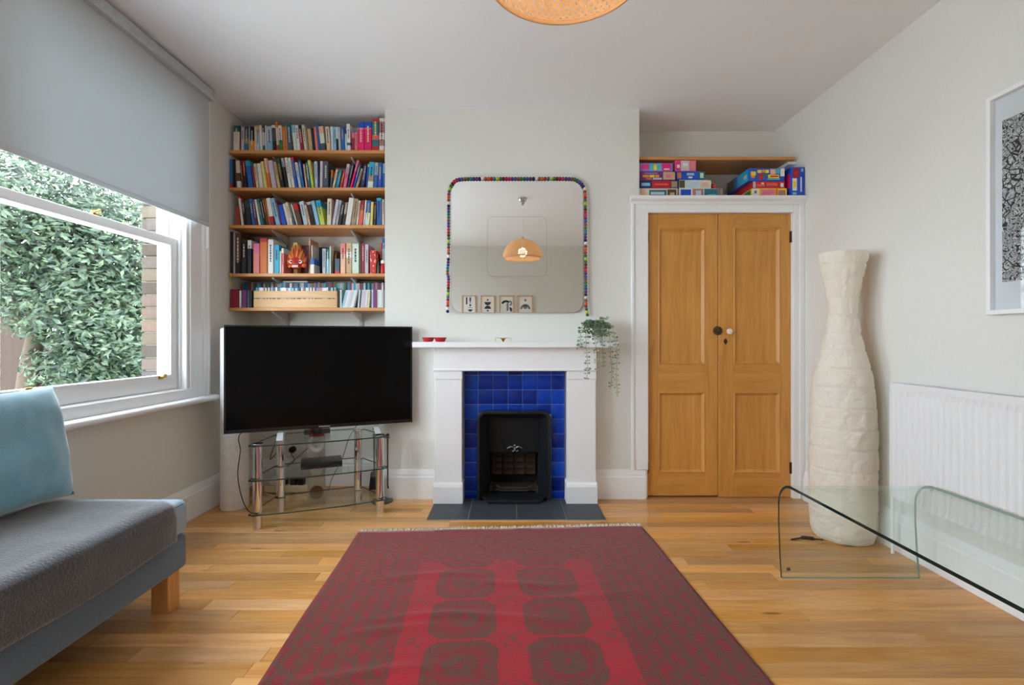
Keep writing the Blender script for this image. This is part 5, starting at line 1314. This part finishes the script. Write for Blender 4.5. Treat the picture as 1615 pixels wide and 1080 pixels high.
ring_ = [(-1.90, SY1 - 0.006), (sfx - 0.02, SY1 - 0.006), (sfx + 0.011, SY1 - 0.04)]
MB().tube([(sfx + 0.003, SY0 + 0.04, 0.415), (sfx + 0.003, SY1 - 0.040, 0.415), (sfx - 0.012, SY1 - 0.016, 0.416), (sfx - 0.04, SY1 - 0.013, 0.416), (-1.88, SY1 - 0.013, 0.416)], 0.0045, 8).build('piping', M_SOFA, cu, smooth=True)
M_LEGW = wood('oak_leg', [(0.2, lin((180, 116, 60))), (0.5, lin((208, 148, 88))), (0.85, lin((222, 168, 108)))], 'z', 1.0, 0.4, False)
for (x_, y_) in ((sfx - 0.045, SY1 - 0.07), (-1.87, SY1 - 0.07), (sfx - 0.045, SY0 + 0.07), (-1.87, SY0 + 0.07)):
    MB().box(x_ - 0.034, x_ + 0.034, y_ - 0.034, y_ + 0.034, 0.0005, 0.148).build('leg', M_LEGW, sofa, bevel=0.003)
# grey wool throw folded over the seat
M_WOOL = fabric('charcoal_wool', (62, 65, 72), 0.98, 130, 0.30, 1.0, 0.7, 0.15)
def throw_pt(u, v, off):
    y = 0.35 + v * (1.905 - 0.35)
    # path across the seat: back, top, front fold, down
    top = 0.434 + 0.004; fx = sfx + 0.016
    P = [(-1.80, top), (fx - 0.030, top), (fx - 0.012, top - 0.006), (fx - 0.001, top - 0.022), (fx + 0.004, top - 0.05), (fx + 0.006, 0.312), (fx + 0.004, 0.286)]
    seg = [0.0, 0.70, 0.735, 0.77, 0.81, 0.965, 1.0]
    for i in range(6):
        if u <= seg[i + 1] + 1e-9:
            k = (u - seg[i]) / (seg[i + 1] - seg[i]); a, b = P[i], P[i + 1]
            x, z = a[0] + (b[0] - a[0]) * k, a[1] + (b[1] - a[1]) * k
            break
    n1 = mnoise.noise(Vector((x * 5, y * 4, z * 5))); n2 = mnoise.noise(Vector((x * 14, y * 11, z * 14 + 4)))
    d = 0.006 + 0.006 * (n1 + 0.5) + 0.0025 * n2
    ed = min(1.0, (1 - v) / 0.03) ; d *= 0.35 + 0.65 * ed
    hang = max(0.0, (u - 0.80) / 0.2)
    z += hang * (0.014 * mnoise.noise(Vector((y * 3.0, 7, 1))) ) 
    if u < 0.735: z += d + off
    elif u < 0.81: z += (d + off) * 0.7; x += (d + off) * 0.7
    else: x += d + off
    y += 0.010 * mnoise.noise(Vector((x * 6, z * 6, 3))) * v
    return (x, y, z)
m = MB(); NU, NV = 60, 90
m.grid(lambda u, v: throw_pt(u, v, 0.011), NU, NV)
b0 = len(m.v); m.grid(lambda u, v: throw_pt(u, v, 0.0), NU, NV)
W1 = NU + 1
for i in range(NU):
    m.f += [(i, i + 1, b0 + i + 1, b0 + i), (NV * W1 + i, b0 + NV * W1 + i, b0 + NV * W1 + i + 1, NV * W1 + i + 1)]; m.mi += [0, 0]
for j in range(NV):
    m.f += [(j * W1, b0 + j * W1, b0 + (j + 1) * W1, (j + 1) * W1), (j * W1 + NU, (j + 1) * W1 + NU, b0 + (j + 1) * W1 + NU, b0 + j * W1 + NU)]; m.mi += [0, 0]
tag(m.build('wool_throw', M_WOOL, smooth='all'), 'charcoal grey wool throw spread over the sofa seat', 'throw')
# light blue cushion against the wall
M_VELVET = fabric('light_blue_velvet', (122, 172, 192), 0.75, 90, 0.06, 0.12, 0.8, 0.2)
def cushion(c, sx, sz, th, rot):
    m = MB(); N = 26
    def surf(sgn):
        def fn(a, b):
            u, v = a * 2 - 1, b * 2 - 1
            pin = 1 - 0.07 * (1 - abs(u) ** 2) * abs(v) ** 6; pin2 = 1 - 0.07 * (1 - abs(v) ** 2) * abs(u) ** 6
            e = max(0.0, (1 - abs(u) ** 3.2)) ** 0.55 * max(0.0, (1 - abs(v) ** 3.2)) ** 0.55
            w_ = 0.016 * mnoise.noise(Vector((u * 2.4 + v, v * 2.4, sgn * 3 + 1))) + 0.008 * mnoise.noise(Vector((u * 5, v * 2 - u * 4, 2))) + 0.006 * math.sin(9 * (u + v)) * (abs(u) * abs(v)) 
            return rot @ Vector((u * sx / 2 * pin2, sgn * (e * th / 2 + w_ * e), v * sz / 2 * pin)) + Vector(c)
        return fn
    m.grid(surf(-1), N, N); m.grid(surf(1), N, N)
    b = bmesh.new()
    return m
rotc = Matrix.Rotation(math.radians(90), 3, 'Z') @ Matrix.Rotation(math.radians(-11), 3, 'X')
cm = cushion((-1.800, 1.690, 0.686), 0.52, 0.45, 0.17, rotc)
cmo = cm.build('cushion', M_VELVET, smooth='all')
b = bmesh.new(); b.from_mesh(cmo.data); bmesh.ops.remove_doubles(b, verts=b.verts, dist=0.0004); bmesh.ops.recalc_face_normals(b, faces=b.faces); b.to_mesh(cmo.data); b.free()
tag(cmo, 'light blue velvet cushion leaning on the window wall', 'cushion')

# ================================================================== bent glass coffee table
M_CGLASS = glass('table_glass', (0.945, 0.978, 0.963), 0.0, 1.3)
M_CEDGE = plain((10, 34, 28), 0.06, spec=0.8, name='table_glass_edge_painted_dark'); M_CEDGE2 = plain((120, 150, 138), 0.1, spec=0.6, name='table_glass_edge_painted_pale')  # one glass: edge darkening and brightening by view angle painted as two colours
tx0, tx1, ty1, ty0, tz, tt, R = 1.238, 1.868, 2.238, 1.03, 0.440, 0.012, 0.105
def profile(o):
    p = [(ty1 - 0.022 - o * 0.98, 0.0006), (ty1 - 0.010 - o, 0.10), (ty1 - o, 0.25), (ty1 - o, tz - R)]
    for k in range(1, 12):
        a = PI / 2 * k / 12; p.append((ty1 - R + (R - o) * math.cos(a), tz - R + (R - o) * math.sin(a)))
    p.append((ty1 - R, tz - o)); p.append((ty0 + R, tz - o))
    for k in range(1, 12):
        a = PI / 2 + PI / 2 * k / 12; p.append((ty0 + R + (R - o) * math.cos(a), tz - R + (R - o) * math.sin(a)))
    return p + [(ty0 + o, tz - R), (ty0 + o, 0.25), (ty0 + 0.010 + o, 0.10), (ty0 + 0.022 + o * 0.98, 0.0006)]
Po, Pi_ = profile(0.0), profile(tt); n = len(Po)
m = MB()
vs = [(tx0, *p) for p in Po] + [(tx1, *p) for p in Po] + [(tx0, *p) for p in Pi_] + [(tx1, *p) for p in Pi_]
fo = []; fe = []
for i in range(n - 1):
    fo += [(i, i + 1, n + i + 1, n + i), (2 * n + i, 3 * n + i, 3 * n + i + 1, 2 * n + i + 1)]
    fe += [(i, 2 * n + i, 2 * n + i + 1, i + 1)]
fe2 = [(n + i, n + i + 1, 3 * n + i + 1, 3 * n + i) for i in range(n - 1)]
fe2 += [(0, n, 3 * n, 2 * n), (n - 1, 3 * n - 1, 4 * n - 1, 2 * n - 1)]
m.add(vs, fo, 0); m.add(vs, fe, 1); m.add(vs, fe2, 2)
ct = thing('coffee_table', 'bent clear glass waterfall coffee table in front of radiator', 'table', ((tx0 + tx1) / 2, (ty0 + ty1) / 2, 0.0))
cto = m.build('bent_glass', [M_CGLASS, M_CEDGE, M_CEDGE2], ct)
b = bmesh.new(); b.from_mesh(cto.data); bmesh.ops.remove_doubles(b, verts=b.verts, dist=0.0001); b.to_mesh(cto.data); b.free()
MB().box(tx0 + 0.032, tx0 + 0.048, ty1 - 0.0155, ty1 - 0.0150 + 0.001, 0.026, 0.040).build('etched_mark', plain((70, 60, 40), 0.5, name='etched_mark'), ct)

# ================================================================== radiator
rad = thing('radiator', 'long white fluted panel radiator on the right wall', 'radiator', (1.94, 1.6, 0.30))
ry0, ry1, rz0, rz1, rxf = 0.86, 2.432, 0.302, 0.872, 1.905
M_RAD = plain((226, 227, 228), 0.35, var=0.01, name='radiator_enamel')
pts = [(rxf, ry1 - 0.012), (rxf, ry1 - 0.03)]
yv_ = ry1 - 0.034; pitch = 0.0333
while yv_ - pitch > ry0 + 0.03:
    pts += [(rxf, yv_ - 0.004), (rxf + 0.008, yv_ - 0.011), (rxf + 0.008, yv_ - 0.021), (rxf, yv_ - 0.028)]; yv_ -= pitch
pts += [(rxf, ry0 + 0.012)]
m = MB(); n = len(pts)
z0_, z1_, z2_, z3_ = rz0, rz0 + 0.030, rz1 - 0.058, rz1 - 0.028
vs = []
for z_, fl in ((z0_, 0), (z1_, 1), (z2_, 1), (z3_, 0)): vs += [((p[0] if fl else rxf), p[1], z_) for p in pts]
fs = [(k * n + i, k * n + i + 1, (k + 1) * n + i + 1, (k + 1) * n + i) for k in range(3) for i in range(n - 1)]
m.add(vs, fs); m.box(rxf + 0.0085, rxf + 0.014, ry0 + 0.012, ry1 - 0.012, z0_, z3_)
m.build('front_panel', M_RAD, rad, fix=False)
MB().box(1.962, 1.975, ry0 + 0.012, ry1 - 0.012, z0_, z3_).build('back_panel', M_RAD, rad)
for (a, b) in ((ry0, ry0 + 0.012), (ry1 - 0.012, ry1)): MB().box(rxf - 0.001, 1.978, a, b, rz0 + 0.006, rz1).build('end_cap', M_RAD, rad, bevel=0.003)
m = MB(); m.box(rxf - 0.0015, rxf + 0.006, ry0 + 0.012, ry1 - 0.012, rz1 - 0.030, rz1); m.box(1.972, 1.978, ry0 + 0.012, ry1 - 0.012, rz1 - 0.030, rz1)
yy_ = ry0 + 0.02
while yy_ < ry1 - 0.02:
    m.box(rxf + 0.006, 1.972, yy_, yy_ + 0.005, rz1 - 0.006, rz1 - 0.001); yy_ += 0.016
m.build('top_grille', M_RAD, rad)
for yb_ in (ry0 + 0.25, ry1 - 0.25): MB().box(1.976, XR - 0.0005, yb_ - 0.02, yb_ + 0.02, rz0 + 0.08, rz1 - 0.1).build('wall_bracket', M_RAD, rad)
m = MB(); m.tube([(1.945, ry1 - 0.004, 0.352), (1.945, ry1 + 0.03, 0.352)], 0.009, 10); m.tube([(1.945, ry1 + 0.03, 0.395), (1.945, ry1 + 0.03, 0.335)], 0.014, 12)
m.build('valve', plain((228, 216, 180), 0.4, name='cream_valve'), rad, smooth=True)
MB().tube([(1.945, ry1 + 0.03, 0.336), (1.945, ry1 + 0.03, 0.0005)], 0.0075, 10).build('pipe', M_GLOSS, rad, smooth=True)

# ================================================================== paper floor lamp
lx, ly = 1.835, 2.675
def paper():
    t = NT('crinkled_rice_paper')
    f = t.noise(t.coord(), 16, 5, 0.65, 1.5); v = t.voro(t.coord(), 18, 'DISTANCE_TO_EDGE')
    col = t.mix(f, lin((242, 233, 218)), lin((250, 245, 236)))
    t.bump(f * 0.7 + v * 0.8, 0.6, 0.02); t.base(col, 0.85, 0, 0.2)
    tr = t.n('ShaderNodeBsdfTranslucent'); t.put(tr.inputs[0], col)
    mx = t.n('ShaderNodeMixShader'); mx.inputs[0].default_value = 0.25
    t.t.links.new(t.b.outputs[0], mx.inputs[1]); t.t.links.new(tr.outputs[0], mx.inputs[2]); t.t.links.new(mx.outputs[0], t.out.inputs[0])
    return t.mat
M_PAPER = paper()
pl_ = thing('floor_lamp', 'tall curvy white paper floor lamp beside the radiator', 'lamp', (lx, ly, 0.0))
PR = [(0.004, 0.138), (0.03, 0.152), (0.10, 0.157), (0.20, 0.159), (0.32, 0.160), (0.46, 0.160), (0.60, 0.159), (0.70, 0.156), (0.78, 0.151), (0.86, 0.142), (0.94, 0.128), (1.02, 0.108), (1.10, 0.089), (1.16, 0.078), (1.22, 0.0715), (1.28, 0.073), (1.34, 0.079), (1.40, 0.090), (1.46, 0.101), (1.52, 0.113), (1.565, 0.121)]
def prad(z):
    for (a, ra), (b_, rb_) in zip(PR, PR[1:]):
        if z <= b_: return ra + (rb_ - ra) * (z - a) / (b_ - a)
    return PR[-1][1]
ribs = [0.03, 0.16, 0.27, 0.385, 0.50, 0.61, 0.72, 0.83, 0.93, 1.03, 1.12, 1.22, 1.32, 1.42, 1.50, 1.562]
NZ, NA = 240, 96
def paper_pt(u, v):
    z = 0.004 + v * 1.561; a = 2 * PI * u; r0 = prad(z)
    dmin = min(abs(z - q) for q in ribs)
    puff = -0.0055 * math.exp(-(dmin / 0.007) ** 2) * -1 + 0.0
    c = mnoise.noise(Vector((math.cos(a) * 3.2, math.sin(a) * 3.2, z * 14))) * 0.0055 + mnoise.noise(Vector((math.cos(a) * 9, math.sin(a) * 9, z * 34 + 5))) * 0.0032
    r = r0 + c * min(1, dmin / 0.02) - 0.0050 * math.exp(-(dmin / 0.0055) ** 2)
    return (lx + r * math.cos(a), ly + r * math.sin(a), z)
m = MB(); m.grid(paper_pt, NA, NZ)
o = m.build('paper_shade', M_PAPER, pl_, smooth='all', fix=False)
b = bmesh.new(); b.from_mesh(o.data); bmesh.ops.remove_doubles(b, verts=b.verts, dist=0.0002); bmesh.ops.recalc_face_normals(b, faces=b.faces); b.to_mesh(o.data); b.free()
for k, q in enumerate(ribs[:-1]):
    R_ = prad(q) - 0.0075
    m = MB(); P = [(lx + R_ * math.cos(2 * PI * i / 40), ly + R_ * math.sin(2 * PI * i / 40), q) for i in range(41)]
    m.tube(P, 0.0014, 5, caps=False); m.build('wire_ring', M_GREYMET, pl_)
MB().lathe([(0.118, 0.0005), (0.120, 0.012), (0.014, 0.016), (0.010, 0.03), (0.010, 0.55), (0.016, 0.56), (0.016, 0.60), (0.0, 0.60)], (lx, ly, 0), 24).build('stand', M_GREYMET, pl_, smooth=True)
MB().sphere((lx, ly, 0.635), 0.032, 12, 8).build('bulb', M_WHITEPL, pl_, smooth='all')
fl = tag(MB().tube(bez([(lx - 0.145, ly - 0.06, 0.006), (lx - 0.19, ly - 0.045, 0.005), (lx - 0.24, ly - 0.03, 0.004), (lx - 0.31, ly - 0.05, 0.004)], 6), [0.004] * 6 + [0.012] * 7 + [0.004] * 6, 8).build('inline_switch', M_BLACK, smooth=True), 'black inline switch on a flex beside the paper lamp', 'switch')

# ================================================================== framed ink drawing on the right wall
def ink():
    t = NT('ink_drawing'); p = t.coord()
    d = t.noise(p, 9, 3); vec = t.mapping(p, (1, 1.0, 1.0))
    w1 = t.noise(vec, 14, 1, 0.5, 2.0); w2 = t.voro(vec, 34, 'DISTANCE_TO_EDGE'); w3 = t.noise(vec, 60, 2, 0.5, 2.5); w4 = t.noise(vec, 30, 1, 0.5, 1.0)
    l1 = 1.0 - ((w1 * 16.0).fract() - 0.5).abs().ss(0.12, 0.26); l2 = 1.0 - w2.ss(0.04, 0.09); l3 = (w3 > 0.55); l4 = 1.0 - ((w4 * 11.0).fract() - 0.5).abs().ss(0.12, 0.25)
    k = (l1 * (d > 0.47)).max(l2 * (d < 0.44)).max(l3 * (d > 0.53)).max(l4 * (d < 0.50))
    col = t.mix(k, lin((196, 202, 200)), lin((34, 32, 40)))
    return t.base(col, 0.7, 0, 0.3)
pic = thing('framed_drawing', 'dense black ink drawing in white frame on right wall', 'picture', (XR - 0.02, 1.62, 1.19))
py1, py0 = 2.005, 1.30; pz0, pz1 = 1.190, 2.085
m = MB(); m.ring(rect(py0, py1, pz0, pz1), rect(py0 + 0.018, py1 - 0.018, pz0 + 0.018, pz1 - 0.018), XR - 0.036, XR - 0.001, 'x'); m.build('frame', M_GLOSS, pic, bevel=0.002)
MB().box(XR - 0.012, XR - 0.0015, py0 + 0.017, py1 - 0.017, pz0 + 0.017, pz1 - 0.017).build('mount', plain((214, 220, 224), 0.8, var=0.01, name='mount_card'), pic)
MB().box(XR - 0.0135, XR - 0.0121, py0 + 0.05, py1 - 0.046, pz0 + 0.130, pz1 - 0.112).build('drawing', ink(), pic)
MB().box(XR - 0.024, XR - 0.022, py0 + 0.016, py1 - 0.016, pz0 + 0.016, pz1 - 0.016).build('glazing', glass('picture_glass', (0.97, 0.97, 0.97), 0.0, 0.6), pic)

# ================================================================== rug
def rug_mat():
    t = NT('afghan_rug')
    x, y, z = t.sep(t.coord())
    wob = (t.noise(t.coord(), 7, 2) - 0.5) * 0.02 + (t.noise(t.coord(), 40, 2) - 0.5) * 0.022
    u = x + wob; v = (y * -1.0) + wob * 0.7                                # v: metres from the far end
    au = u.abs()
    hw, LL = 0.808, 2.42
    db = (hw - au).min(v).min(LL - v)
    # border bands
    end = v < (hw - au)                                                   # the far end's border
    tc = end * u + (1.0 - end) * v
    lines = (((db / 0.062).fract() - 0.5).abs() < 0.10)
    zig = ((tc * 70.0).sin() * (db * 101.0).sin()).ss(0.05, 0.5)
    zig2 = (((tc / 0.11).fract() - 0.5).abs() * 2.0 - ((db / 0.124).fract() - 0.5).abs() * 2.0).abs().ss(0.12, 0.3)
    bord = (zig * 0.45).max((1.0 - zig2) * 0.6).max(lines * 1.0)
    # field: gul boxes between plain red stripes
    w = ((v - 0.47) / 0.272).fract() * 0.272 - 0.136
    a = (au - 0.181).abs(); b = w.abs()
    d8 = a.max(b * 1.0).max((a + b) * 0.60)
    inbox = (d8 < 0.128)
    edge = (d8 > 0.108) * (d8 < 0.122)
    quad = ((au - 0.181) * w * (u / (au + 0.001))) > 0.0
    ring1 = (d8 < 0.080) * (d8 > 0.062) + (d8 < 0.014); core = (d8 < 0.045) * (d8 > 0.014)
    mot = ((a * 150.0).sin() * (b * 135.0).sin()).ss(0.0, 0.5)
    gul = (0.46 + mot * 0.35 + quad * 0.16) - ring1 * 0.5 + core * 0.35
    gul = (gul * inbox).max(edge * 0.95)
    # flowers where stripes cross
    fx = (au).min((au - 0.362).abs()); fw = 0.136 - b
    fl = ((fx * 170.0).sin() * (fw * 150.0).sin()).ss(0.1, 0.5) * (fx.max(fw) < 0.042)
    field = gul.max(fl * 0.75)
    infield = (db > 0.40) * (au < 0.408)
    pat = infield * field + (1.0 - infield) * bord
    kil = (v < 0.10) + (v > LL - 0.10)
    pat = pat * (1.0 - kil * 0.5)
    n1 = t.noise(t.mapping(t.coord(), (1, 2.6, 1)), 45, 4, 0.7)           # knotted pile, brushed across
    n2 = t.noise(t.coord(), 190, 2, 0.7)
    n3 = t.noise(t.coord(), 3.2, 3, 0.6)
    pat = (pat * 0.8 + 0.14 * (1.0 - infield) + 0.08 + (n1 - 0.5) * 3.0 + (n2 - 0.5) * 1.4 + (n3 - 0.5) * 0.6).max(0.0).min(1.0)
    bright = t.mix(n3, lin((168, 24, 42)), lin((150, 28, 40)))
    redc = t.mix(infield * (1.0 - inbox), lin((134, 26, 40)), bright)
    dark = t.mix(n2, lin((54, 34, 30)), lin((108, 80, 64)))
    col = t.mix(pat, redc, dark)
    worn = (1.0 - v.ss(0.15, 1.1)) * 0.55
    col = t.mix(worn * n1.ss(0.3, 0.7), col, lin((158, 84, 82)))
    t.bump(n2 * 0.6 + n1 * 0.4, 0.5, 0.006)
    t.b.inputs['Sheen Weight'].default_value = 0.15
    return t.base(col, 0.95, 0, 0.1)
rug = thing('rug', 'dark red patterned wool rug with cream fringe before the hearth', 'rug', (-0.048, 2.765, 0.0))
RA = math.radians(3.0)
hwx = 0.808; RL = 2.42
ridges = [(0.55, -0.35, 0.22, 0.007), (0.62, 0.05, 0.25, 0.006), (0.88, -0.2, 0.30, 0.009), (0.95, -0.45, 0.16, 0.007), (1.18, -0.5, 0.22, 0.008), (0.72, 0.35, 0.2, 0.004)]
def rug_pt(u, v, top):
    x = (u - 0.5) * 2 * hwx; d = v * RL
    ex = 0.008 * mnoise.noise(Vector((d * 1.7, 3 + (u > 0.5) * 9, 0))) * abs(2 * u - 1) ** 3
    z = 0.007 + 0.0012 * mnoise.noise(Vector((x * 4, d * 4, 0)))
    for (rd_, rx_, rw, rh) in ridges:
        z += rh * math.exp(-((d - rd_ - 0.03 * math.sin(6 * x)) / 0.022) ** 2 - ((x - rx_) / rw) ** 2)
    z += 0.004 * max(0, mnoise.noise(Vector((x * 2.5, d * 3.2, 9))))
    return (x + ex, -d, z if top else 0.0006)
m = MB(); NU, NV = 90, 150
m.grid(lambda u, v: rug_pt(u, v, True), NU, NV)
b0 = len(m.v)
edge = [(i, 0) for i in range(NU + 1)] + [(NU, j) for j in range(1, NV + 1)] + [(i, NV) for i in range(NU - 1, -1, -1)] + [(0, j) for j in range(NV - 1, 0, -1)]
for (i, j) in edge: m.v.append(rug_pt(i / NU, j / NV, False))
for k in range(len(edge)):
    i, j = edge[k]; i2, j2 = edge[(k + 1) % len(edge)]
    m.f.append((j * (NU + 1) + i, b0 + k, b0 + (k + 1) % len(edge), j2 * (NU + 1) + i2)); m.mi.append(0)
ro = m.build('pile', rug_mat(), rug, smooth='all', origin=(0, 0, 0)); ro.location = (0, 0, 0)
M_FRINGE = fabric('cream_fringe', (222, 212, 202), 0.95, 200, 0.15, 0.3, 0.1)
rf = random.Random(9); m = MB()
for end, sg in ((0.0, 1), (-RL, -1)):
    for k in range(260):
        x = -hwx + 2 * hwx * (k + rf.random() * 0.6) / 260; L_ = rf.uniform(0.028, 0.058); dx = rf.gauss(0, 0.010) + 0.006
        m.tube([(x, end - sg * 0.004, 0.0055), (x + dx * 0.5, end + sg * L_ * 0.55, 0.006 + rf.random() * 0.004), (x + dx, end + sg * L_, 0.0022)], [0.0026, 0.0030, 0.0016], 4)
fo_ = tag(m.build('fringe', M_FRINGE, rug, origin=(0, 0, 0)), kind='stuff'); fo_.location = (0, 0, 0)
MB().box(-hwx, hwx, -0.016, 0.003, 0.0008, 0.0075).build('kilim_edge', fabric('kilim', (166, 110, 108), 0.95, 160, 0.25, 0.3, 0.1), rug, origin=(0, 0, 0)).location = (0, 0, 0)
rug.rotation_euler = (0, 0, RA)

# ================================================================== pendant lamp
gx_, gy_, gz_ = 0.136, 1.18, HC + 0.900
pd = thing('pendant_lamp', 'woven straw dome pendant lamp hanging from the ceiling', 'lamp', (gx_, gy_, H - 0.001))
t = NT('woven_straw'); f = t.noise(t.coord(), 60, 3)
col = t.mix(f, lin((206, 160, 110)), lin((228, 192, 146))); t.base(col, 0.7, 0, 0.3)
trn = t.n('ShaderNodeBsdfTranslucent'); t.put(trn.inputs[0], col); mx = t.n('ShaderNodeMixShader'); mx.inputs[0].default_value = 0.4
t.t.links.new(t.b.outputs[0], mx.inputs[1]); t.t.links.new(trn.outputs[0], mx.inputs[2]); t.t.links.new(mx.outputs[0], t.out.inputs[0])
M_STRAW = t.mat
RD = 0.2225; HD = 0.215
def dome(a, s, off=0.0):
    """s 0 at rim, 1 at crown"""
    ph = s * PI / 2
    bulge = 1.0 - 0.10 * max(0.0, (0.10 - s) / 0.10)
    r = (RD * math.cos(ph) ** 0.9 * bulge if s < 1 else 0.0) + off; z = HD * math.sin(ph)
    return Vector((gx_ + r * math.cos(a), gy_ + r * math.sin(a), gz_ + z))
m = MB(); NS = 76; TW_ = 1.1
for dirn in (1, -1):
    for k in range(NS):
        a0 = 2 * PI * k / NS
        pts = []
        for i in range(19):
            s = 0.93 * i / 18; a = a0 + dirn * TW_ * s; wv = 0.0016 * (1 if (i + k) % 2 else -1) * dirn
            c = math.cos(s * PI / 2) ** 0.9; hwid = (0.0048 * c + 0.0010) / max(0.03, RD * c)
            pts.append((dome(a - hwid, s, wv), dome(a + hwid, s, wv)))
        vs = [p for q in pts for p in q]
        m.add(vs, [(2 * i, 2 * i + 1, 2 * i + 3, 2 * i + 2) for i in range(18)])
m.build('woven_shade', M_STRAW, pd, fix=False)
m = MB()
for s_r, rr in ((0.0, 0.0045), (0.035, 0.003)):
    m.tube([dome(2 * PI * i / 64, s_r, -0.001) for i in range(65)], rr, 6, caps=False)
m.build('rim', M_STRAW, pd, smooth=True)
MB().lathe([(0.034, HD - 0.006), (0.030, HD + 0.004), (0.014, HD + 0.014), (0.010, HD + 0.03), (0.0, HD + 0.03)], (gx_, gy_, gz_), 20).build('crown_cap', plain((210, 200, 184), 0.4, name='lamp_cap'), pd, smooth=True)
MB().tube([(gx_, gy_, gz_ + HD + 0.028), (gx_, gy_, H - 0.085)], 0.0028, 8).build('cord', M_WHITEPL, pd)
MB().lathe([(0.0, -0.082), (0.012, -0.080), (0.016, -0.060), (0.026, -0.056), (0.028, -0.040), (0.040, -0.034), (0.050, -0.006), (0.050, -0.0008)], (gx_, gy_, H), 24).build('ceiling_rose', plain((200, 196, 188), 0.25, 0.9, name='satin_nickel'), pd, smooth=True)
MB().lathe([(0.018, HD - 0.012), (0.018, 0.118), (0.014, 0.114), (0.0, 0.114)], (gx_, gy_, gz_), 16).build('bulb_holder', M_WHITEPL, pd, smooth=True)
MB().sphere((gx_, gy_, gz_ + 0.070), 0.042, 18, 12).build('bulb', emit('warm_bulb', (255, 236, 208), 0.9), pd, smooth='all')
pld = bpy.data.lights.new('pendant_bulb_light', 'POINT'); pld.energy = 2.2; pld.color = (1.0, 0.90, 0.78); pld.shadow_soft_size = 0.045
plo = bpy.data.objects.new('pendant_bulb_light', pld); COL.objects.link(plo); plo.parent = pd; plo.location = (0, 0, gz_ + 0.070 - (H - 0.001))

# ================================================================== four framed prints on the wall behind the viewer (seen in the mirror)
YP = YB + 0.002
DR = 2 * 3.295 - YB                       # light path to the rear wall by way of the mirror
def rx_(px): return (px - CX) * DR / F
M_FRW = wood('pale_oak_frame', [(0.2, lin((196, 152, 108))), (0.5, lin((214, 174, 132))), (0.85, lin((226, 190, 150)))], 'z', 1.0, 0.5, False)
M_INK = plain((48, 58, 76), 0.7, name='navy_print_ink'); M_INK2 = plain((120, 138, 146), 0.7, name='grey_print_ink'); M_PRP = plain((238, 236, 230), 0.8, var=0.01, name='print_paper')
desc = ['navy bars and bowl', 'hourglass of half discs and dots', 'arched feather shapes', 'grey rainbow arch and disc']
for k, (pa, pb) in enumerate(((728.5, 751), (758, 780.5), (787.5, 810.5), (816.5, 840.5))):
    x0, x1 = rx_(pa), rx_(pb); zt = HC + (CY - 466) * DR / F; zb_ = zt - 0.36; xc = (x0 + x1) / 2
    f_ = thing('framed_print', 'oak framed print of %s, reflected in mirror' % desc[k], 'picture', (xc, YP, zb_), 'framed prints reflected in the mirror')
    MB().ring(rect(x0, x1, zb_, zt), rect(x0 + 0.016, x1 - 0.016, zb_ + 0.016, zt - 0.016), YP, YP + 0.022, 'y').build('frame', M_FRW, f_, bevel=0.001)
    MB().box(x0 + 0.015, x1 - 0.015, YP + 0.001, YP + 0.008, zb_ + 0.015, zt - 0.015).build('paper', M_PRP, f_)
    ya, yb2 = YP + 0.0081, YP + 0.0092
    def disc(cx, cz, r, mat, a0=0.0, a1=2 * PI, ri=None):
        n_ = 28
        P = [(cx + r * math.cos(a0 + (a1 - a0) * i / n_), cz + r * math.sin(a0 + (a1 - a0) * i / n_)) for i in range(n_ + 1)]
        if ri: P += [(cx + ri * math.cos(a1 + (a0 - a1) * i / n_), cz + ri * math.sin(a1 + (a0 - a1) * i / n_)) for i in range(n_ + 1)]
        MB().prism(P, ya, yb2, 'y').build('print', mat, f_)
    def bar(cx, w2, z1_, z0_, mat): MB().box(cx - w2, cx + w2, ya, yb2, z0_, z1_).build('print', mat, f_)
    if k == 0:
        bar(xc - 0.04, 0.012, zt - 0.03, zt - 0.15, M_INK); bar(xc + 0.022, 0.012, zt - 0.03, zt - 0.105, M_INK); bar(xc + 0.022, 0.013, zt - 0.120, zt - 0.132, M_INK)
        disc(xc + 0.022, zt - 0.165, 0.017, M_INK); disc(xc + 0.022, zt - 0.235, 0.036, M_INK, PI, 2 * PI); bar(xc + 0.022, 0.034, zt - 0.2, zt - 0.21, M_INK2)
    elif k == 1:
        disc(xc, zt - 0.075, 0.015, M_INK); disc(xc, zt - 0.11, 0.055, M_INK, PI, 2 * PI); disc(xc, zt - 0.225, 0.055, M_INK, 0, PI); disc(xc, zt - 0.255, 0.015, M_INK)
    elif k == 2:
        disc(xc - 0.01, zt - 0.17, 0.09, M_INK, PI * 0.25, PI * 0.85, 0.055); disc(xc + 0.05, zt - 0.13, 0.045, M_INK2, -PI * 0.5, PI * 0.5, 0.02); bar(xc + 0.015, 0.016, zt - 0.13, zt - 0.26, M_INK2); disc(xc + 0.055, zt - 0.24, 0.04, M_INK, -PI * 0.4, PI * 0.6)
    else:
        disc(xc, zt - 0.080, 0.020, M_INK2); disc(xc, zt - 0.23, 0.085, M_INK2, 0, PI, 0.050); disc(xc, zt - 0.195, 0.034, M_INK2)

for o in bpy.data.objects:
    if '_w' in o: del o['_w']
